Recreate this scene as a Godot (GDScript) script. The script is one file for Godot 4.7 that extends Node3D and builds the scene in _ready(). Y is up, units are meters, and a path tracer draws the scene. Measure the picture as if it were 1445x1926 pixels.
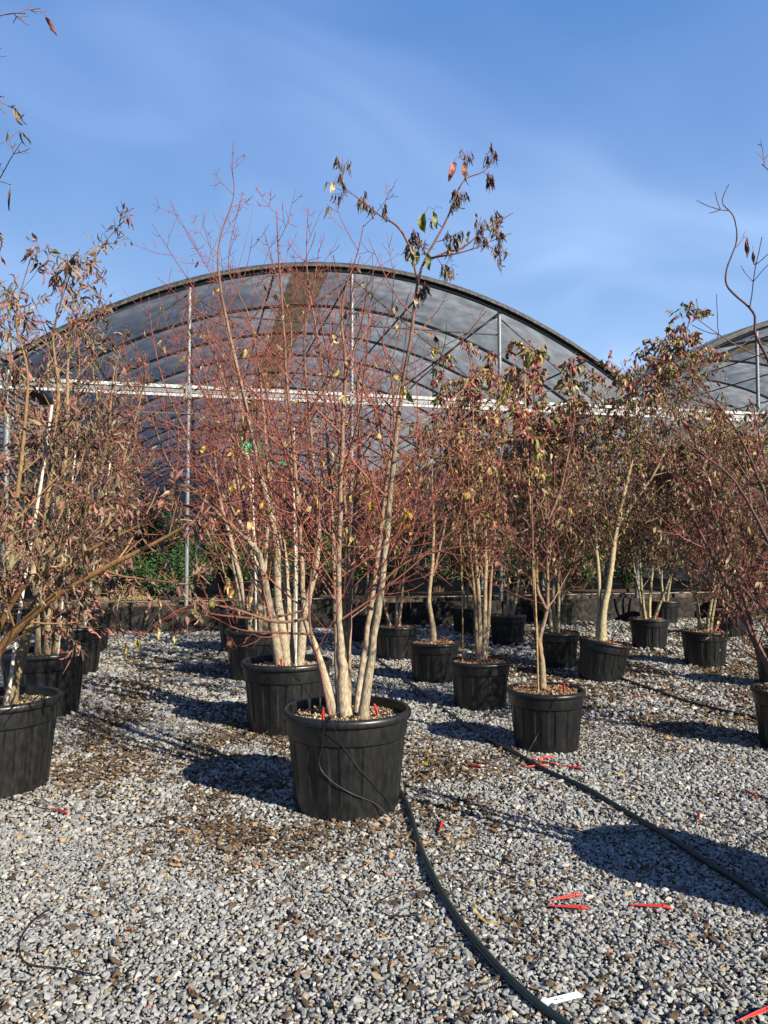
extends Node3D
# A nursery yard: potted multi-stem trees on grey gravel in low sun, an arched film greenhouse behind.

class Acc:
	var v := PackedVector3Array()
	var n := PackedVector3Array()
	var c := PackedColorArray()
	var i := PackedInt32Array()

var rng := RandomNumberGenerator.new()
var used := {}
var M := {}
var leaf_meshes := []
var stone_meshes := []
var chip_meshes := []
var leaf_mats := {}
const SPAN := 5.66
const PEAK := 6.43
const RAIL := 4.03
const BAY := 2.1
const SOIL := {"B": 0.475, "S": 0.385}

# ---------------------------------------------------------------- data: where the pots stand (x, depth, size, yaw, tilt)
const POTS := [
	{"id": "L0", "x": -2.550, "d": 2.950, "size": "B", "yaw": 0.000, "tilt": 0.000, "label": "large black pot just outside the left edge, nearest of the left row", "tree": "tree whose bare red twigs and rolled leaves poke in at the upper left corner"},
	{"id": "G1", "x": 1.970, "d": 3.030, "size": "B", "yaw": 2.399, "tilt": 0.000, "label": "large black pot just outside the right edge, casting the shadow at lower right", "tree": "bare dark-twigged tree reaching in from the right edge against the sky"},
	{"id": "M1", "x": -0.207, "d": 4.360, "size": "B", "yaw": 4.798, "tilt": 0.000, "label": "large black pot in the centre foreground with two red stakes and a drip tube", "tree": "tall multi-stem red-twigged tree in the centre foreground, big leaves at its tip"},
	{"id": "L1", "x": -2.323, "d": 4.677, "size": "B", "yaw": 0.914, "tilt": 0.000, "label": "large black pot cut by the left edge, pale grit heaped inside its rim", "tree": "tree with rolled mauve leaves and orange branches at the left edge, nearest in its row"},
	{"id": "F2", "x": 2.930, "d": 5.560, "size": "S", "yaw": 3.313, "tilt": 0.000, "label": "black pot cut by the right edge, in line with the front single-trunk pot", "tree": "rusty red shrub-like tree cut by the right edge, nearer of the two there"},
	{"id": "C5", "x": 1.164, "d": 5.580, "size": "S", "yaw": 5.712, "tilt": 0.000, "label": "front black pot of the right rows, pale single trunk, by the diagonal hose", "tree": "slender pale-trunked tree forking low, first in the row right of centre"},
	{"id": "M2", "x": -0.770, "d": 6.151, "size": "B", "yaw": 1.828, "tilt": 0.000, "label": "large black pot directly behind the centre pot, a red stake by its trunks", "tree": "thick-stemmed red-twigged tree directly behind the centre tree"},
	{"id": "L2", "x": -2.942, "d": 6.703, "size": "B", "yaw": 4.227, "tilt": 0.000, "label": "large black pot second in view in the left row, partly behind the edge pot", "tree": "second tree in view of the left row, one tall green-tipped branch against the sky"},
	{"id": "C4", "x": 0.861, "d": 6.957, "size": "S", "yaw": 0.343, "tilt": 0.000, "label": "black pot second in the row right of centre, next to the diagonal hose", "tree": "upright tree with three close straight stems, second in the row right of centre"},
	{"id": "F1", "x": 4.074, "d": 7.898, "size": "S", "yaw": 2.742, "tilt": 0.000, "label": "black pot at the right edge behind the nearer cut-off pot", "tree": "rusty red many-stemmed tree at the right edge, farther of the two there"},
	{"id": "C3", "x": 0.532, "d": 8.286, "size": "S", "yaw": 5.141, "tilt": 0.000, "label": "black pot third in the row right of centre, kinked trunk in it", "tree": "tree with a kinked pale trunk, third in the row right of centre"},
	{"id": "D4", "x": 2.324, "d": 8.377, "size": "S", "yaw": 0.000, "tilt": -0.170, "label": "tilted black pot leaning to the right, in the second right row", "tree": "leaning tree with a thick pale trunk growing from the tilted pot"},
	{"id": "M3", "x": -1.370, "d": 8.431, "size": "B", "yaw": 3.656, "tilt": 0.000, "label": "large black pot third in the centre row, with the white ribboned cane", "tree": "third red-twigged tree of the centre row beside the white ribboned cane"},
	{"id": "L3", "x": -3.538, "d": 8.762, "size": "B", "yaw": 6.055, "tilt": 0.000, "label": "large black pot third in view in the left row", "tree": "third tree in view of the left row, with rolled brown leaves"},
	{"id": "D3", "x": 2.055, "d": 9.246, "size": "S", "yaw": 2.171, "tilt": 0.000, "label": "black pot between the tilted pot and the front single-trunk pot", "tree": "leafy olive-brown tree just left of the tilted pot"},
	{"id": "E2", "x": 3.875, "d": 9.360, "size": "S", "yaw": 4.570, "tilt": 0.000, "label": "black pot at far right with many thin stems and a red stake", "tree": "bushy leafy tree with several green and red stems, second row from the right edge"},
	{"id": "C2", "x": 0.146, "d": 9.912, "size": "S", "yaw": 0.686, "tilt": 0.000, "label": "black pot fourth in the row right of centre, brown bark on top", "tree": "slim tree with yellow leaves, fourth in the row right of centre"},
	{"id": "L4", "x": -4.086, "d": 10.561, "size": "B", "yaw": 3.085, "tilt": 0.000, "label": "large black pot farthest in the left row", "tree": "farthest tree of the left row"},
	{"id": "M4", "x": -1.921, "d": 10.561, "size": "B", "yaw": 5.484, "tilt": 0.000, "label": "large black pot farthest in the centre row, mostly hidden by the others", "tree": "farthest red-twigged tree of the centre row"},
	{"id": "E1", "x": 3.740, "d": 10.912, "size": "S", "yaw": 1.600, "tilt": 0.000, "label": "black pot right of the tilted pot with a drip tube down its front", "tree": "leafy tree with crossing pale stems, right of the tilted pot"},
	{"id": "D2", "x": 1.824, "d": 11.406, "size": "S", "yaw": 3.999, "tilt": 0.000, "label": "black pot far back between the second and third pots of the right row", "tree": "leafy tree on two straight stems far back, right of centre"},
	{"id": "C1", "x": -0.328, "d": 11.761, "size": "S", "yaw": 0.115, "tilt": 0.000, "label": "black pot farthest in the row right of centre, behind the centre tree", "tree": "farthest slim tree of the row right of centre, behind the centre tree"},
	{"id": "E4", "x": 5.512, "d": 12.336, "size": "S", "yaw": 2.514, "tilt": 0.000, "label": "black pot in the right background behind the bushy tree", "tree": "leafy tree in the right background behind the bushy one"},
	{"id": "D1", "x": 1.394, "d": 12.861, "size": "S", "yaw": 4.913, "tilt": 0.000, "label": "farthest black pot of the second right row, near the low wall", "tree": "farthest leafy tree of the second right row, near the low wall"},
	{"id": "E0", "x": 3.139, "d": 13.929, "size": "S", "yaw": 1.029, "tilt": 0.000, "label": "black pot against the low wall, above the front single-trunk pot", "tree": "leafy tree against the low wall, above the front single-trunk pot"},
	{"id": "E3", "x": 5.201, "d": 14.325, "size": "S", "yaw": 3.428, "tilt": 0.000, "label": "small-looking black pot by the low wall behind the crossing stems", "tree": "leafy tree by the low wall behind the crossing stems"},
	{"id": "E5", "x": 6.734, "d": 15.038, "size": "S", "yaw": 5.827, "tilt": 0.000, "label": "farthest black pot at right, close to the low wall", "tree": "farthest leafy tree at right, close to the low wall"},
]
# stems of each tree: x, y, z, radius along the stem, in metres from the middle of the pot's soil
const TREES := [
	{"id": "L0", "kind": "curl", "stems": [
		[0.188,-0.040,0.000,0.0239, 0.228,0.825,0.000,0.0160, 0.392,1.438,0.000,0.0116, 0.537,2.062,0.000,0.0077, 0.707,2.698,0.000,0.0046, 0.909,2.999,0.000,0.0026, 1.054,3.064,0.000,0.0019, 1.134,3.068,0.000,0.0019],
		[0.128,-0.040,0.000,0.0215, 0.058,1.028,0.000,0.0132, 0.200,1.645,0.000,0.0089, 0.516,2.104,0.000,0.0051, 0.800,2.315,0.000,0.0030, 1.006,2.389,0.000,0.0019, 1.090,2.379,0.000,0.0019],
		[0.200,-0.040,-0.011,0.0180, 0.264,1.029,-0.051,0.0106, 0.459,1.880,-0.093,0.0064, 0.700,2.549,-0.124,0.0036, 0.884,2.800,-0.136,0.0022, 0.988,2.812,-0.137,0.0019],
	]},
	{"id": "G1", "kind": "edge", "stems": [
		[-0.157,-0.040,0.004,0.0245, -0.233,0.718,0.014,0.0159, -0.310,1.133,0.023,0.0126, -0.390,1.467,0.029,0.0086, -0.460,1.697,0.034,0.0061, -0.509,1.802,0.036,0.0051, -0.516,1.887,0.038,0.0045, -0.612,1.981,0.040,0.0039, -0.619,2.055,0.041,0.0033, -0.578,2.172,0.044,0.0028, -0.590,2.267,0.046,0.0024, -0.633,2.324,0.047,0.0019, -0.607,2.394,0.048,0.0019],
		[-0.066,-0.040,-0.010,0.0209, -0.008,0.818,-0.041,0.0138, 0.088,1.353,-0.067,0.0102, 0.034,1.905,-0.094,0.0070, -0.120,2.290,-0.112,0.0042, -0.310,2.486,-0.121,0.0022, -0.388,2.565,-0.125,0.0019],
		[-0.134,-0.040,-0.070,0.0163, -0.246,0.642,-0.115,0.0094, -0.394,1.010,-0.151,0.0065, -0.511,1.243,-0.173,0.0048, -0.659,1.367,-0.184,0.0032, -0.787,1.481,-0.195,0.0022, -0.822,1.591,-0.205,0.0019],
		[-0.140,-0.040,-0.132,0.0141, -0.246,0.589,-0.198,0.0087, -0.317,1.126,-0.278,0.0063, -0.404,1.431,-0.322,0.0042, -0.539,1.648,-0.352,0.0030, -0.672,1.771,-0.369,0.0019, -0.777,1.795,-0.373,0.0019],
	]},
	{"id": "M1", "kind": "bare", "stems": [
		[-0.003,-0.040,0.001,0.0499, -0.024,0.248,0.012,0.0291, -0.041,0.487,0.024,0.0180, -0.047,0.784,0.039,0.0150, -0.038,1.201,0.060,0.0132, -0.023,1.646,0.083,0.0115, -0.008,1.972,0.100,0.0091, -0.029,2.209,0.112,0.0070, -0.008,2.401,0.122,0.0050, 0.057,2.593,0.132,0.0033, 0.093,2.756,0.141,0.0019],
		[0.082,-0.040,0.049,0.0349, 0.138,0.371,0.043,0.0212, 0.206,0.873,0.033,0.0192, 0.254,1.353,0.023,0.0153, 0.296,1.748,0.015,0.0127, 0.358,2.147,0.007,0.0102, 0.398,2.458,0.001,0.0079, 0.444,2.614,-0.002,0.0066, 0.562,2.834,-0.007,0.0055, 0.662,3.071,-0.011,0.0037, 0.779,3.134,-0.013,0.0027, 0.863,3.217,-0.014,0.0019],
		[0.042,-0.040,-0.066,0.0268, 0.101,0.410,-0.111,0.0158, 0.165,0.869,-0.165,0.0138, 0.225,1.375,-0.223,0.0109, 0.270,1.700,-0.259,0.0082, 0.248,2.032,-0.296,0.0059, 0.199,2.235,-0.318,0.0038, 0.281,2.509,-0.348,0.0020],
		[-0.054,-0.040,-0.002,0.0323, -0.148,0.304,-0.012,0.0200, -0.240,0.571,-0.023,0.0167, -0.264,0.902,-0.036,0.0137, -0.312,1.483,-0.059,0.0110, -0.357,1.920,-0.076,0.0085, -0.386,2.331,-0.092,0.0063, -0.415,2.685,-0.106,0.0043, -0.430,2.951,-0.116,0.0019],
		[-0.044,-0.040,-0.098,0.0270, -0.073,0.406,-0.149,0.0137, -0.091,0.899,-0.216,0.0131, -0.122,1.379,-0.280,0.0114, -0.154,1.844,-0.339,0.0088, -0.199,2.220,-0.387,0.0073, -0.271,2.606,-0.434,0.0051, -0.286,2.856,-0.465,0.0031, -0.280,3.129,-0.497,0.0021],
		[-0.068,-0.040,0.103,0.0129, -0.148,0.326,0.131,0.0084, -0.196,0.530,0.151,0.0067, -0.189,0.819,0.181,0.0052, -0.144,1.107,0.211,0.0039, -0.171,1.391,0.242,0.0027, -0.255,1.617,0.266,0.0019],
		[-0.002,-0.040,-0.174,0.0183, 0.002,0.486,-0.263,0.0129, 0.011,0.897,-0.341,0.0112, 0.027,1.292,-0.413,0.0096, 0.051,1.667,-0.480,0.0080, 0.035,2.019,-0.541,0.0066, 0.095,2.271,-0.584,0.0044, 0.129,2.604,-0.639,0.0032, 0.287,2.831,-0.676,0.0022],
		[-0.014,-0.040,-0.104,0.0180, -0.023,0.438,-0.136,0.0125, -0.014,1.056,-0.184,0.0106, -0.055,1.502,-0.218,0.0079, -0.096,1.891,-0.247,0.0064, -0.157,2.222,-0.272,0.0050, -0.224,2.491,-0.292,0.0030, -0.374,2.695,-0.307,0.0020],
		[0.400,2.457,0.020,0.0063, 0.358,2.667,0.020,0.0076, 0.285,2.797,0.020,0.0059, 0.206,2.847,0.020,0.0045, 0.108,2.922,0.020,0.0032, 0.016,2.997,0.020,0.0022, -0.057,3.050,0.020,0.0019],
		[0.434,2.584,0.020,0.0063, 0.550,2.643,0.020,0.0064, 0.657,2.674,0.020,0.0048, 0.764,2.760,0.020,0.0034, 0.856,2.822,0.020,0.0030, 0.948,2.878,0.020,0.0019],
		[0.443,2.612,0.020,0.0054, 0.558,2.570,0.178,0.0050, 0.699,2.605,0.181,0.0035, 0.801,2.648,0.183,0.0022, 0.910,2.692,0.186,0.0019],
		[-0.218,0.566,0.080,0.0081, -0.388,0.546,0.080,0.0084, -0.624,0.616,0.080,0.0066, -0.831,0.645,0.080,0.0050, -1.006,0.566,0.080,0.0029, -1.146,0.455,0.080,0.0019],
		[-0.244,0.603,0.000,0.0072, -0.460,0.559,0.000,0.0073, -0.700,0.573,0.000,0.0054, -0.910,0.603,0.000,0.0038, -1.065,0.520,0.000,0.0019],
		[-0.185,0.475,0.050,0.0072, -0.392,0.484,0.050,0.0062, -0.600,0.501,0.050,0.0045, -0.793,0.578,0.050,0.0030, -0.955,0.484,0.050,0.0019],
		[0.188,0.755,0.050,0.0072, 0.319,0.868,0.050,0.0072, 0.497,0.933,0.050,0.0054, 0.676,0.963,0.050,0.0030, 0.824,0.918,0.050,0.0019],
		[0.266,1.441,0.050,0.0072, 0.439,1.546,0.050,0.0072, 0.619,1.651,0.050,0.0054, 0.799,1.711,0.050,0.0030, 0.944,1.832,0.050,0.0019],
	]},
	{"id": "L1", "kind": "curl", "stems": [
		[0.049,-0.040,-0.000,0.0473, 0.123,0.304,-0.006,0.0323, 0.206,0.575,-0.012,0.0249, 0.236,0.865,-0.017,0.0203, 0.255,1.124,-0.022,0.0161, 0.283,1.516,-0.030,0.0132, 0.312,1.913,-0.038,0.0097, 0.270,2.247,-0.045,0.0065, 0.322,2.516,-0.050,0.0038, 0.420,2.821,-0.056,0.0021],
		[0.005,-0.040,0.053,0.0343, 0.000,0.427,0.092,0.0219, 0.090,0.806,0.130,0.0170, 0.164,1.211,0.172,0.0136, 0.222,1.613,0.214,0.0106, 0.255,1.979,0.254,0.0072, 0.197,2.281,0.287,0.0043, 0.300,2.640,0.327,0.0019],
		[0.024,-0.040,0.213,0.0391, 0.175,0.348,0.402,0.0255, 0.564,0.672,0.637,0.0193, 0.889,0.843,0.772,0.0146, 1.161,0.964,0.873,0.0106, 1.322,1.042,0.941,0.0068, 1.446,1.104,0.998,0.0037],
		[-0.072,-0.040,-0.003,0.0284, -0.202,0.414,-0.021,0.0187, -0.292,0.897,-0.045,0.0151, -0.287,1.455,-0.072,0.0118, -0.278,1.924,-0.095,0.0080, -0.234,2.402,-0.118,0.0040, -0.119,2.818,-0.138,0.0021],
		[0.008,-0.040,0.211,0.0301, 0.140,0.376,0.392,0.0192, 0.417,0.740,0.623,0.0148, 0.705,0.882,0.719,0.0115, 0.923,0.991,0.796,0.0087, 1.106,1.070,0.855,0.0057, 1.313,1.209,0.961,0.0027],
	]},
	{"id": "F2", "kind": "rust", "stems": [
		[0.034,-0.040,0.036,0.0240, 0.078,0.325,0.154,0.0178, 0.118,0.650,0.238,0.0155, 0.129,0.975,0.291,0.0131, 0.158,1.299,0.340,0.0106, 0.185,1.624,0.373,0.0078, 0.183,1.949,0.451,0.0046, 0.203,2.274,0.513,0.0028],
		[-0.016,-0.040,0.047,0.0240, -0.050,0.282,0.128,0.0178, -0.087,0.564,0.192,0.0155, -0.099,0.847,0.232,0.0131, -0.125,1.129,0.269,0.0106, -0.163,1.411,0.325,0.0078, -0.219,1.693,0.338,0.0046, -0.263,1.976,0.394,0.0028],
		[-0.050,-0.040,0.005,0.0240, -0.231,0.289,-0.003,0.0178, -0.368,0.577,0.030,0.0155, -0.505,0.866,0.012,0.0131, -0.643,1.155,-0.011,0.0106, -0.764,1.443,0.002,0.0078, -0.845,1.732,-0.001,0.0046, -0.954,2.020,-0.008,0.0028],
		[-0.031,-0.040,-0.039,0.0240, -0.156,0.312,-0.162,0.0178, -0.224,0.625,-0.219,0.0155, -0.283,0.937,-0.301,0.0131, -0.359,1.250,-0.331,0.0106, -0.429,1.562,-0.356,0.0078, -0.527,1.875,-0.378,0.0046, -0.631,2.187,-0.436,0.0028],
		[0.016,-0.040,-0.047,0.0240, 0.062,0.315,-0.153,0.0178, 0.095,0.630,-0.245,0.0155, 0.127,0.944,-0.312,0.0131, 0.113,1.259,-0.358,0.0106, 0.099,1.574,-0.455,0.0078, 0.063,1.889,-0.530,0.0046, 0.034,2.204,-0.569,0.0028],
	]},
	{"id": "C5", "kind": "thin", "stems": [
		[-0.019,-0.040,-0.001,0.0338, -0.026,0.244,-0.012,0.0200, -0.035,0.396,-0.020,0.0163, 0.019,0.587,-0.029,0.0141, 0.028,0.856,-0.043,0.0120, 0.027,1.166,-0.058,0.0102, 0.011,1.558,-0.078,0.0084, -0.029,1.956,-0.097,0.0059, -0.063,2.277,-0.113,0.0036, -0.118,2.562,-0.126,0.0025],
		[-0.029,0.227,0.000,0.0110, -0.070,0.441,0.044,0.0110, -0.100,0.746,0.074,0.0088, -0.109,1.163,0.116,0.0068, -0.128,1.538,0.155,0.0051, -0.162,1.910,0.194,0.0036, -0.277,2.205,0.225,0.0023],
		[0.017,0.589,0.000,0.0110, -0.036,0.738,-0.074,0.0128, -0.029,1.010,-0.101,0.0106, 0.057,1.246,-0.124,0.0099, 0.142,1.445,-0.144,0.0080, 0.206,1.686,-0.167,0.0062, 0.274,2.053,-0.202,0.0047, 0.254,2.427,-0.237,0.0025],
	]},
	{"id": "M2", "kind": "bare", "stems": [
		[-0.041,-0.040,0.010,0.0455, -0.128,0.456,0.068,0.0311, -0.188,0.834,0.125,0.0248, -0.244,0.958,0.144,0.0192, -0.439,1.144,0.172,0.0154, -0.681,1.369,0.207,0.0131, -0.872,1.573,0.240,0.0099, -0.992,1.894,0.291,0.0061, -1.069,2.212,0.343,0.0037, -1.110,2.525,0.395,0.0025],
		[-0.000,-0.040,-0.001,0.0497, -0.072,0.534,-0.011,0.0331, -0.097,1.000,-0.020,0.0254, -0.217,1.514,-0.030,0.0197, -0.353,2.120,-0.042,0.0159, -0.499,2.734,-0.054,0.0124, -0.583,3.177,-0.063,0.0093, -0.578,3.489,-0.069,0.0064, -0.469,3.849,-0.076,0.0040, -0.499,4.120,-0.082,0.0027],
		[0.027,-0.040,-0.056,0.0418, -0.016,0.570,-0.108,0.0286, -0.044,0.914,-0.142,0.0210, -0.151,1.263,-0.176,0.0155, -0.216,1.843,-0.231,0.0132, -0.283,2.437,-0.287,0.0099, -0.375,2.904,-0.331,0.0069, -0.569,3.380,-0.374,0.0042, -0.470,4.003,-0.430,0.0029],
		[0.084,-0.040,0.000,0.0414, 0.146,0.451,0.000,0.0297, 0.217,0.746,0.000,0.0235, 0.249,1.085,0.000,0.0178, 0.205,1.597,0.000,0.0140, 0.160,2.112,0.000,0.0106, 0.123,2.631,0.000,0.0076, 0.199,3.067,0.000,0.0049, 0.241,3.374,0.000,0.0027],
		[0.037,-0.040,-0.116,0.0296, 0.040,0.563,-0.215,0.0208, 0.026,1.091,-0.317,0.0182, -0.028,1.733,-0.436,0.0142, -0.090,2.306,-0.540,0.0106, -0.059,2.901,-0.644,0.0074, -0.207,3.413,-0.731,0.0045, -0.327,3.835,-0.801,0.0030],
		[-0.033,-0.040,-0.088,0.0252, -0.193,0.568,-0.138,0.0192, -0.333,0.957,-0.176,0.0151, -0.426,1.531,-0.231,0.0128, -0.494,2.074,-0.283,0.0107, -0.690,2.630,-0.334,0.0075, -0.832,3.103,-0.378,0.0046, -1.037,3.439,-0.409,0.0032, -1.257,3.780,-0.439,0.0019],
		[-0.208,0.832,0.050,0.0153, -0.371,1.147,0.050,0.0152, -0.594,1.507,0.050,0.0125, -0.800,1.847,0.050,0.0089, -0.975,2.231,0.050,0.0057, -1.082,2.618,0.050,0.0040, -1.120,2.963,0.050,0.0027],
		[-0.411,1.125,0.100,0.0115, -0.664,1.251,0.100,0.0115, -0.957,1.314,0.100,0.0075, -1.211,1.482,0.100,0.0053, -1.403,1.713,0.100,0.0026],
		[-0.172,1.386,-0.050,0.0102, -0.381,1.731,-0.050,0.0103, -0.621,2.078,-0.050,0.0077, -0.789,2.426,-0.050,0.0055, -0.889,2.820,-0.050,0.0027],
		[-0.286,1.083,0.100,0.0089, -0.578,1.083,0.100,0.0087, -0.872,1.146,0.100,0.0063, -1.158,1.251,0.100,0.0043, -1.356,1.377,0.100,0.0026],
	]},
	{"id": "L2", "kind": "curl", "stems": [
		[0.055,-0.040,0.000,0.0452, 0.025,0.449,0.000,0.0291, 0.062,0.910,0.000,0.0243, 0.136,1.420,0.000,0.0199, 0.163,2.027,0.000,0.0158, 0.163,2.544,0.000,0.0121, 0.188,2.970,0.000,0.0088, 0.299,3.350,0.000,0.0058, 0.482,3.661,0.000,0.0043, 0.644,3.852,0.000,0.0029],
		[-0.040,-0.040,-0.007,0.0362, -0.103,0.538,-0.054,0.0235, -0.214,1.097,-0.109,0.0186, -0.285,1.669,-0.165,0.0142, -0.395,2.255,-0.221,0.0103, -0.484,2.855,-0.278,0.0058, -0.567,3.366,-0.325,0.0031],
		[0.097,-0.040,-0.009,0.0317, 0.118,0.536,-0.081,0.0219, 0.225,1.098,-0.164,0.0172, 0.303,1.678,-0.248,0.0130, 0.317,2.175,-0.318,0.0092, 0.233,2.685,-0.389,0.0059, 0.266,3.314,-0.474,0.0031],
		[0.016,-0.040,-0.015,0.0272, -0.010,0.627,-0.127,0.0184, -0.151,1.292,-0.256,0.0138, -0.173,1.988,-0.387,0.0111, -0.134,2.610,-0.499,0.0073, -0.461,3.366,-0.632,0.0032],
	]},
	{"id": "C4", "kind": "thin", "stems": [
		[0.000,-0.040,0.000,0.0305, -0.002,0.472,0.000,0.0193, -0.029,0.902,0.000,0.0163, -0.055,1.382,0.000,0.0135, -0.062,1.865,0.000,0.0110, -0.050,2.351,0.000,0.0075, -0.073,2.742,0.000,0.0045, -0.145,2.939,0.000,0.0030],
		[0.025,-0.040,-0.005,0.0305, 0.052,0.564,-0.045,0.0192, 0.070,1.094,-0.087,0.0161, 0.040,1.683,-0.134,0.0132, 0.028,2.184,-0.173,0.0093, 0.074,2.590,-0.204,0.0059, 0.203,2.847,-0.223,0.0031],
		[0.044,-0.040,-0.008,0.0211, 0.104,0.610,-0.074,0.0138, 0.157,1.192,-0.143,0.0109, 0.220,1.790,-0.212,0.0084, 0.333,2.300,-0.270,0.0049, 0.470,2.717,-0.317,0.0032],
		[-0.025,-0.040,0.008,0.0187, -0.053,0.572,0.068,0.0118, -0.120,1.187,0.143,0.0090, -0.181,1.747,0.212,0.0066, -0.291,2.162,0.265,0.0046, -0.363,2.391,0.294,0.0029],
	]},
	{"id": "F1", "kind": "rust", "stems": [
		[0.038,-0.040,0.032,0.0192, 0.098,0.313,0.063,0.0143, 0.079,0.626,0.112,0.0124, 0.073,0.938,0.175,0.0105, 0.055,1.251,0.239,0.0085, 0.042,1.564,0.278,0.0063, 0.070,1.877,0.321,0.0037, 0.096,2.189,0.364,0.0028],
		[0.023,-0.040,0.044,0.0192, 0.028,0.376,0.142,0.0143, 0.055,0.751,0.236,0.0124, 0.083,1.127,0.335,0.0105, 0.109,1.503,0.414,0.0085, 0.116,1.878,0.492,0.0063, 0.090,2.254,0.592,0.0037, 0.066,2.630,0.677,0.0028],
		[-0.047,-0.040,0.017,0.0192, -0.154,0.356,0.060,0.0143, -0.283,0.712,0.052,0.0124, -0.382,1.068,0.040,0.0105, -0.449,1.424,0.060,0.0085, -0.542,1.780,0.073,0.0063, -0.623,2.137,0.120,0.0037, -0.727,2.493,0.128,0.0028],
		[-0.046,-0.040,-0.021,0.0192, -0.205,0.326,-0.082,0.0143, -0.323,0.652,-0.121,0.0124, -0.474,0.978,-0.124,0.0105, -0.600,1.304,-0.164,0.0085, -0.719,1.630,-0.167,0.0063, -0.797,1.957,-0.198,0.0037, -0.911,2.283,-0.257,0.0028],
		[0.007,-0.040,-0.050,0.0192, -0.024,0.315,-0.191,0.0143, -0.059,0.631,-0.309,0.0124, -0.118,0.946,-0.393,0.0105, -0.124,1.262,-0.464,0.0085, -0.173,1.577,-0.527,0.0063, -0.232,1.892,-0.607,0.0037, -0.238,2.208,-0.649,0.0028],
		[0.038,-0.040,-0.033,0.0192, 0.091,0.373,-0.109,0.0143, 0.151,0.745,-0.153,0.0124, 0.169,1.118,-0.192,0.0105, 0.194,1.491,-0.253,0.0085, 0.226,1.863,-0.280,0.0063, 0.243,2.236,-0.296,0.0037, 0.218,2.609,-0.341,0.0028],
	]},
	{"id": "C3", "kind": "thin", "stems": [
		[0.011,-0.040,0.000,0.0419, -0.022,0.302,0.000,0.0274, -0.050,0.472,0.000,0.0237, -0.015,0.870,0.000,0.0203, 0.004,1.328,0.000,0.0155, -0.018,1.903,0.000,0.0127, 0.030,2.481,0.000,0.0088, 0.118,2.946,0.000,0.0053, 0.061,3.238,0.000,0.0036],
		[-0.009,0.728,0.000,0.0120, 0.126,1.217,-0.182,0.0141, 0.224,1.811,-0.268,0.0106, 0.304,2.297,-0.337,0.0061, 0.421,2.794,-0.407,0.0038],
	]},
	{"id": "D4", "kind": "leafy", "stems": [
		[0.018,-0.040,-0.001,0.0621, 0.064,0.350,-0.007,0.0386, 0.128,0.695,-0.014,0.0325, 0.193,1.099,-0.022,0.0287, 0.245,1.390,-0.028,0.0252, 0.334,1.740,-0.035,0.0202, 0.423,2.092,-0.042,0.0157, 0.524,2.446,-0.049,0.0116, 0.649,2.802,-0.056,0.0080, 0.836,3.279,-0.065,0.0037],
		[-0.010,-0.040,-0.004,0.0339, 0.030,0.462,-0.047,0.0231, 0.023,0.866,-0.087,0.0193, -0.005,1.335,-0.133,0.0141, -0.106,1.811,-0.180,0.0096, -0.173,2.417,-0.238,0.0057, -0.126,2.910,-0.285,0.0038],
		[0.218,1.273,0.000,0.0180, 0.476,1.572,-0.156,0.0167, 0.731,1.931,-0.191,0.0132, 0.938,2.478,-0.244,0.0084, 1.058,3.034,-0.297,0.0059, 1.167,3.600,-0.350,0.0038],
	]},
	{"id": "M3", "kind": "bare", "stems": [
		[0.034,-0.040,-0.006,0.0455, -0.025,0.600,-0.060,0.0296, -0.100,1.246,-0.124,0.0234, -0.165,1.967,-0.194,0.0179, -0.265,2.581,-0.253,0.0130, -0.419,3.333,-0.325,0.0073, -0.626,4.103,-0.396,0.0038],
		[-0.070,-0.040,0.000,0.0369, -0.201,0.603,0.000,0.0252, -0.322,1.068,0.000,0.0212, -0.442,1.534,0.000,0.0157, -0.519,2.180,0.000,0.0110, -0.614,2.889,0.000,0.0070, -0.885,3.484,0.000,0.0037],
		[0.080,-0.040,-0.006,0.0370, 0.055,0.659,-0.066,0.0229, 0.081,1.365,-0.136,0.0188, 0.096,2.089,-0.206,0.0135, 0.020,2.830,-0.277,0.0089, 0.096,3.588,-0.348,0.0038],
		[-0.019,-0.040,-0.009,0.0284, -0.067,0.657,-0.099,0.0209, -0.232,1.489,-0.221,0.0152, -0.445,2.352,-0.345,0.0120, -0.579,3.117,-0.451,0.0076, -0.975,3.905,-0.558,0.0039],
	]},
	{"id": "L3", "kind": "curl", "stems": [
		[0.030,-0.040,0.000,0.0472, 0.142,0.588,0.000,0.0305, 0.241,1.132,0.000,0.0240, 0.304,1.739,0.000,0.0182, 0.386,2.350,0.000,0.0131, 0.438,2.964,0.000,0.0073, 0.583,3.459,0.000,0.0038],
		[-0.063,-0.040,-0.006,0.0384, -0.144,0.707,-0.071,0.0259, -0.117,1.505,-0.150,0.0196, -0.105,2.387,-0.235,0.0140, -0.085,3.162,-0.309,0.0077, -0.177,3.689,-0.358,0.0040],
		[0.088,-0.040,-0.006,0.0325, 0.261,0.767,-0.077,0.0216, 0.414,1.381,-0.137,0.0156, 0.507,2.006,-0.198,0.0122, 0.647,2.643,-0.260,0.0077, 0.738,3.162,-0.309,0.0039],
	]},
	{"id": "D3", "kind": "leafy", "stems": [
		[0.008,-0.040,0.049,0.0264, -0.002,0.313,0.172,0.0196, -0.026,0.626,0.264,0.0171, -0.004,0.939,0.348,0.0145, 0.040,1.252,0.384,0.0117, 0.037,1.565,0.451,0.0086, 0.029,1.878,0.485,0.0051, 0.018,2.191,0.558,0.0028],
		[-0.049,-0.040,-0.012,0.0264, -0.077,0.382,-0.025,0.0196, -0.140,0.764,-0.038,0.0171, -0.184,1.147,-0.077,0.0145, -0.216,1.529,-0.096,0.0117, -0.246,1.911,-0.074,0.0086, -0.269,2.293,-0.088,0.0051, -0.276,2.675,-0.062,0.0028],
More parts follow.
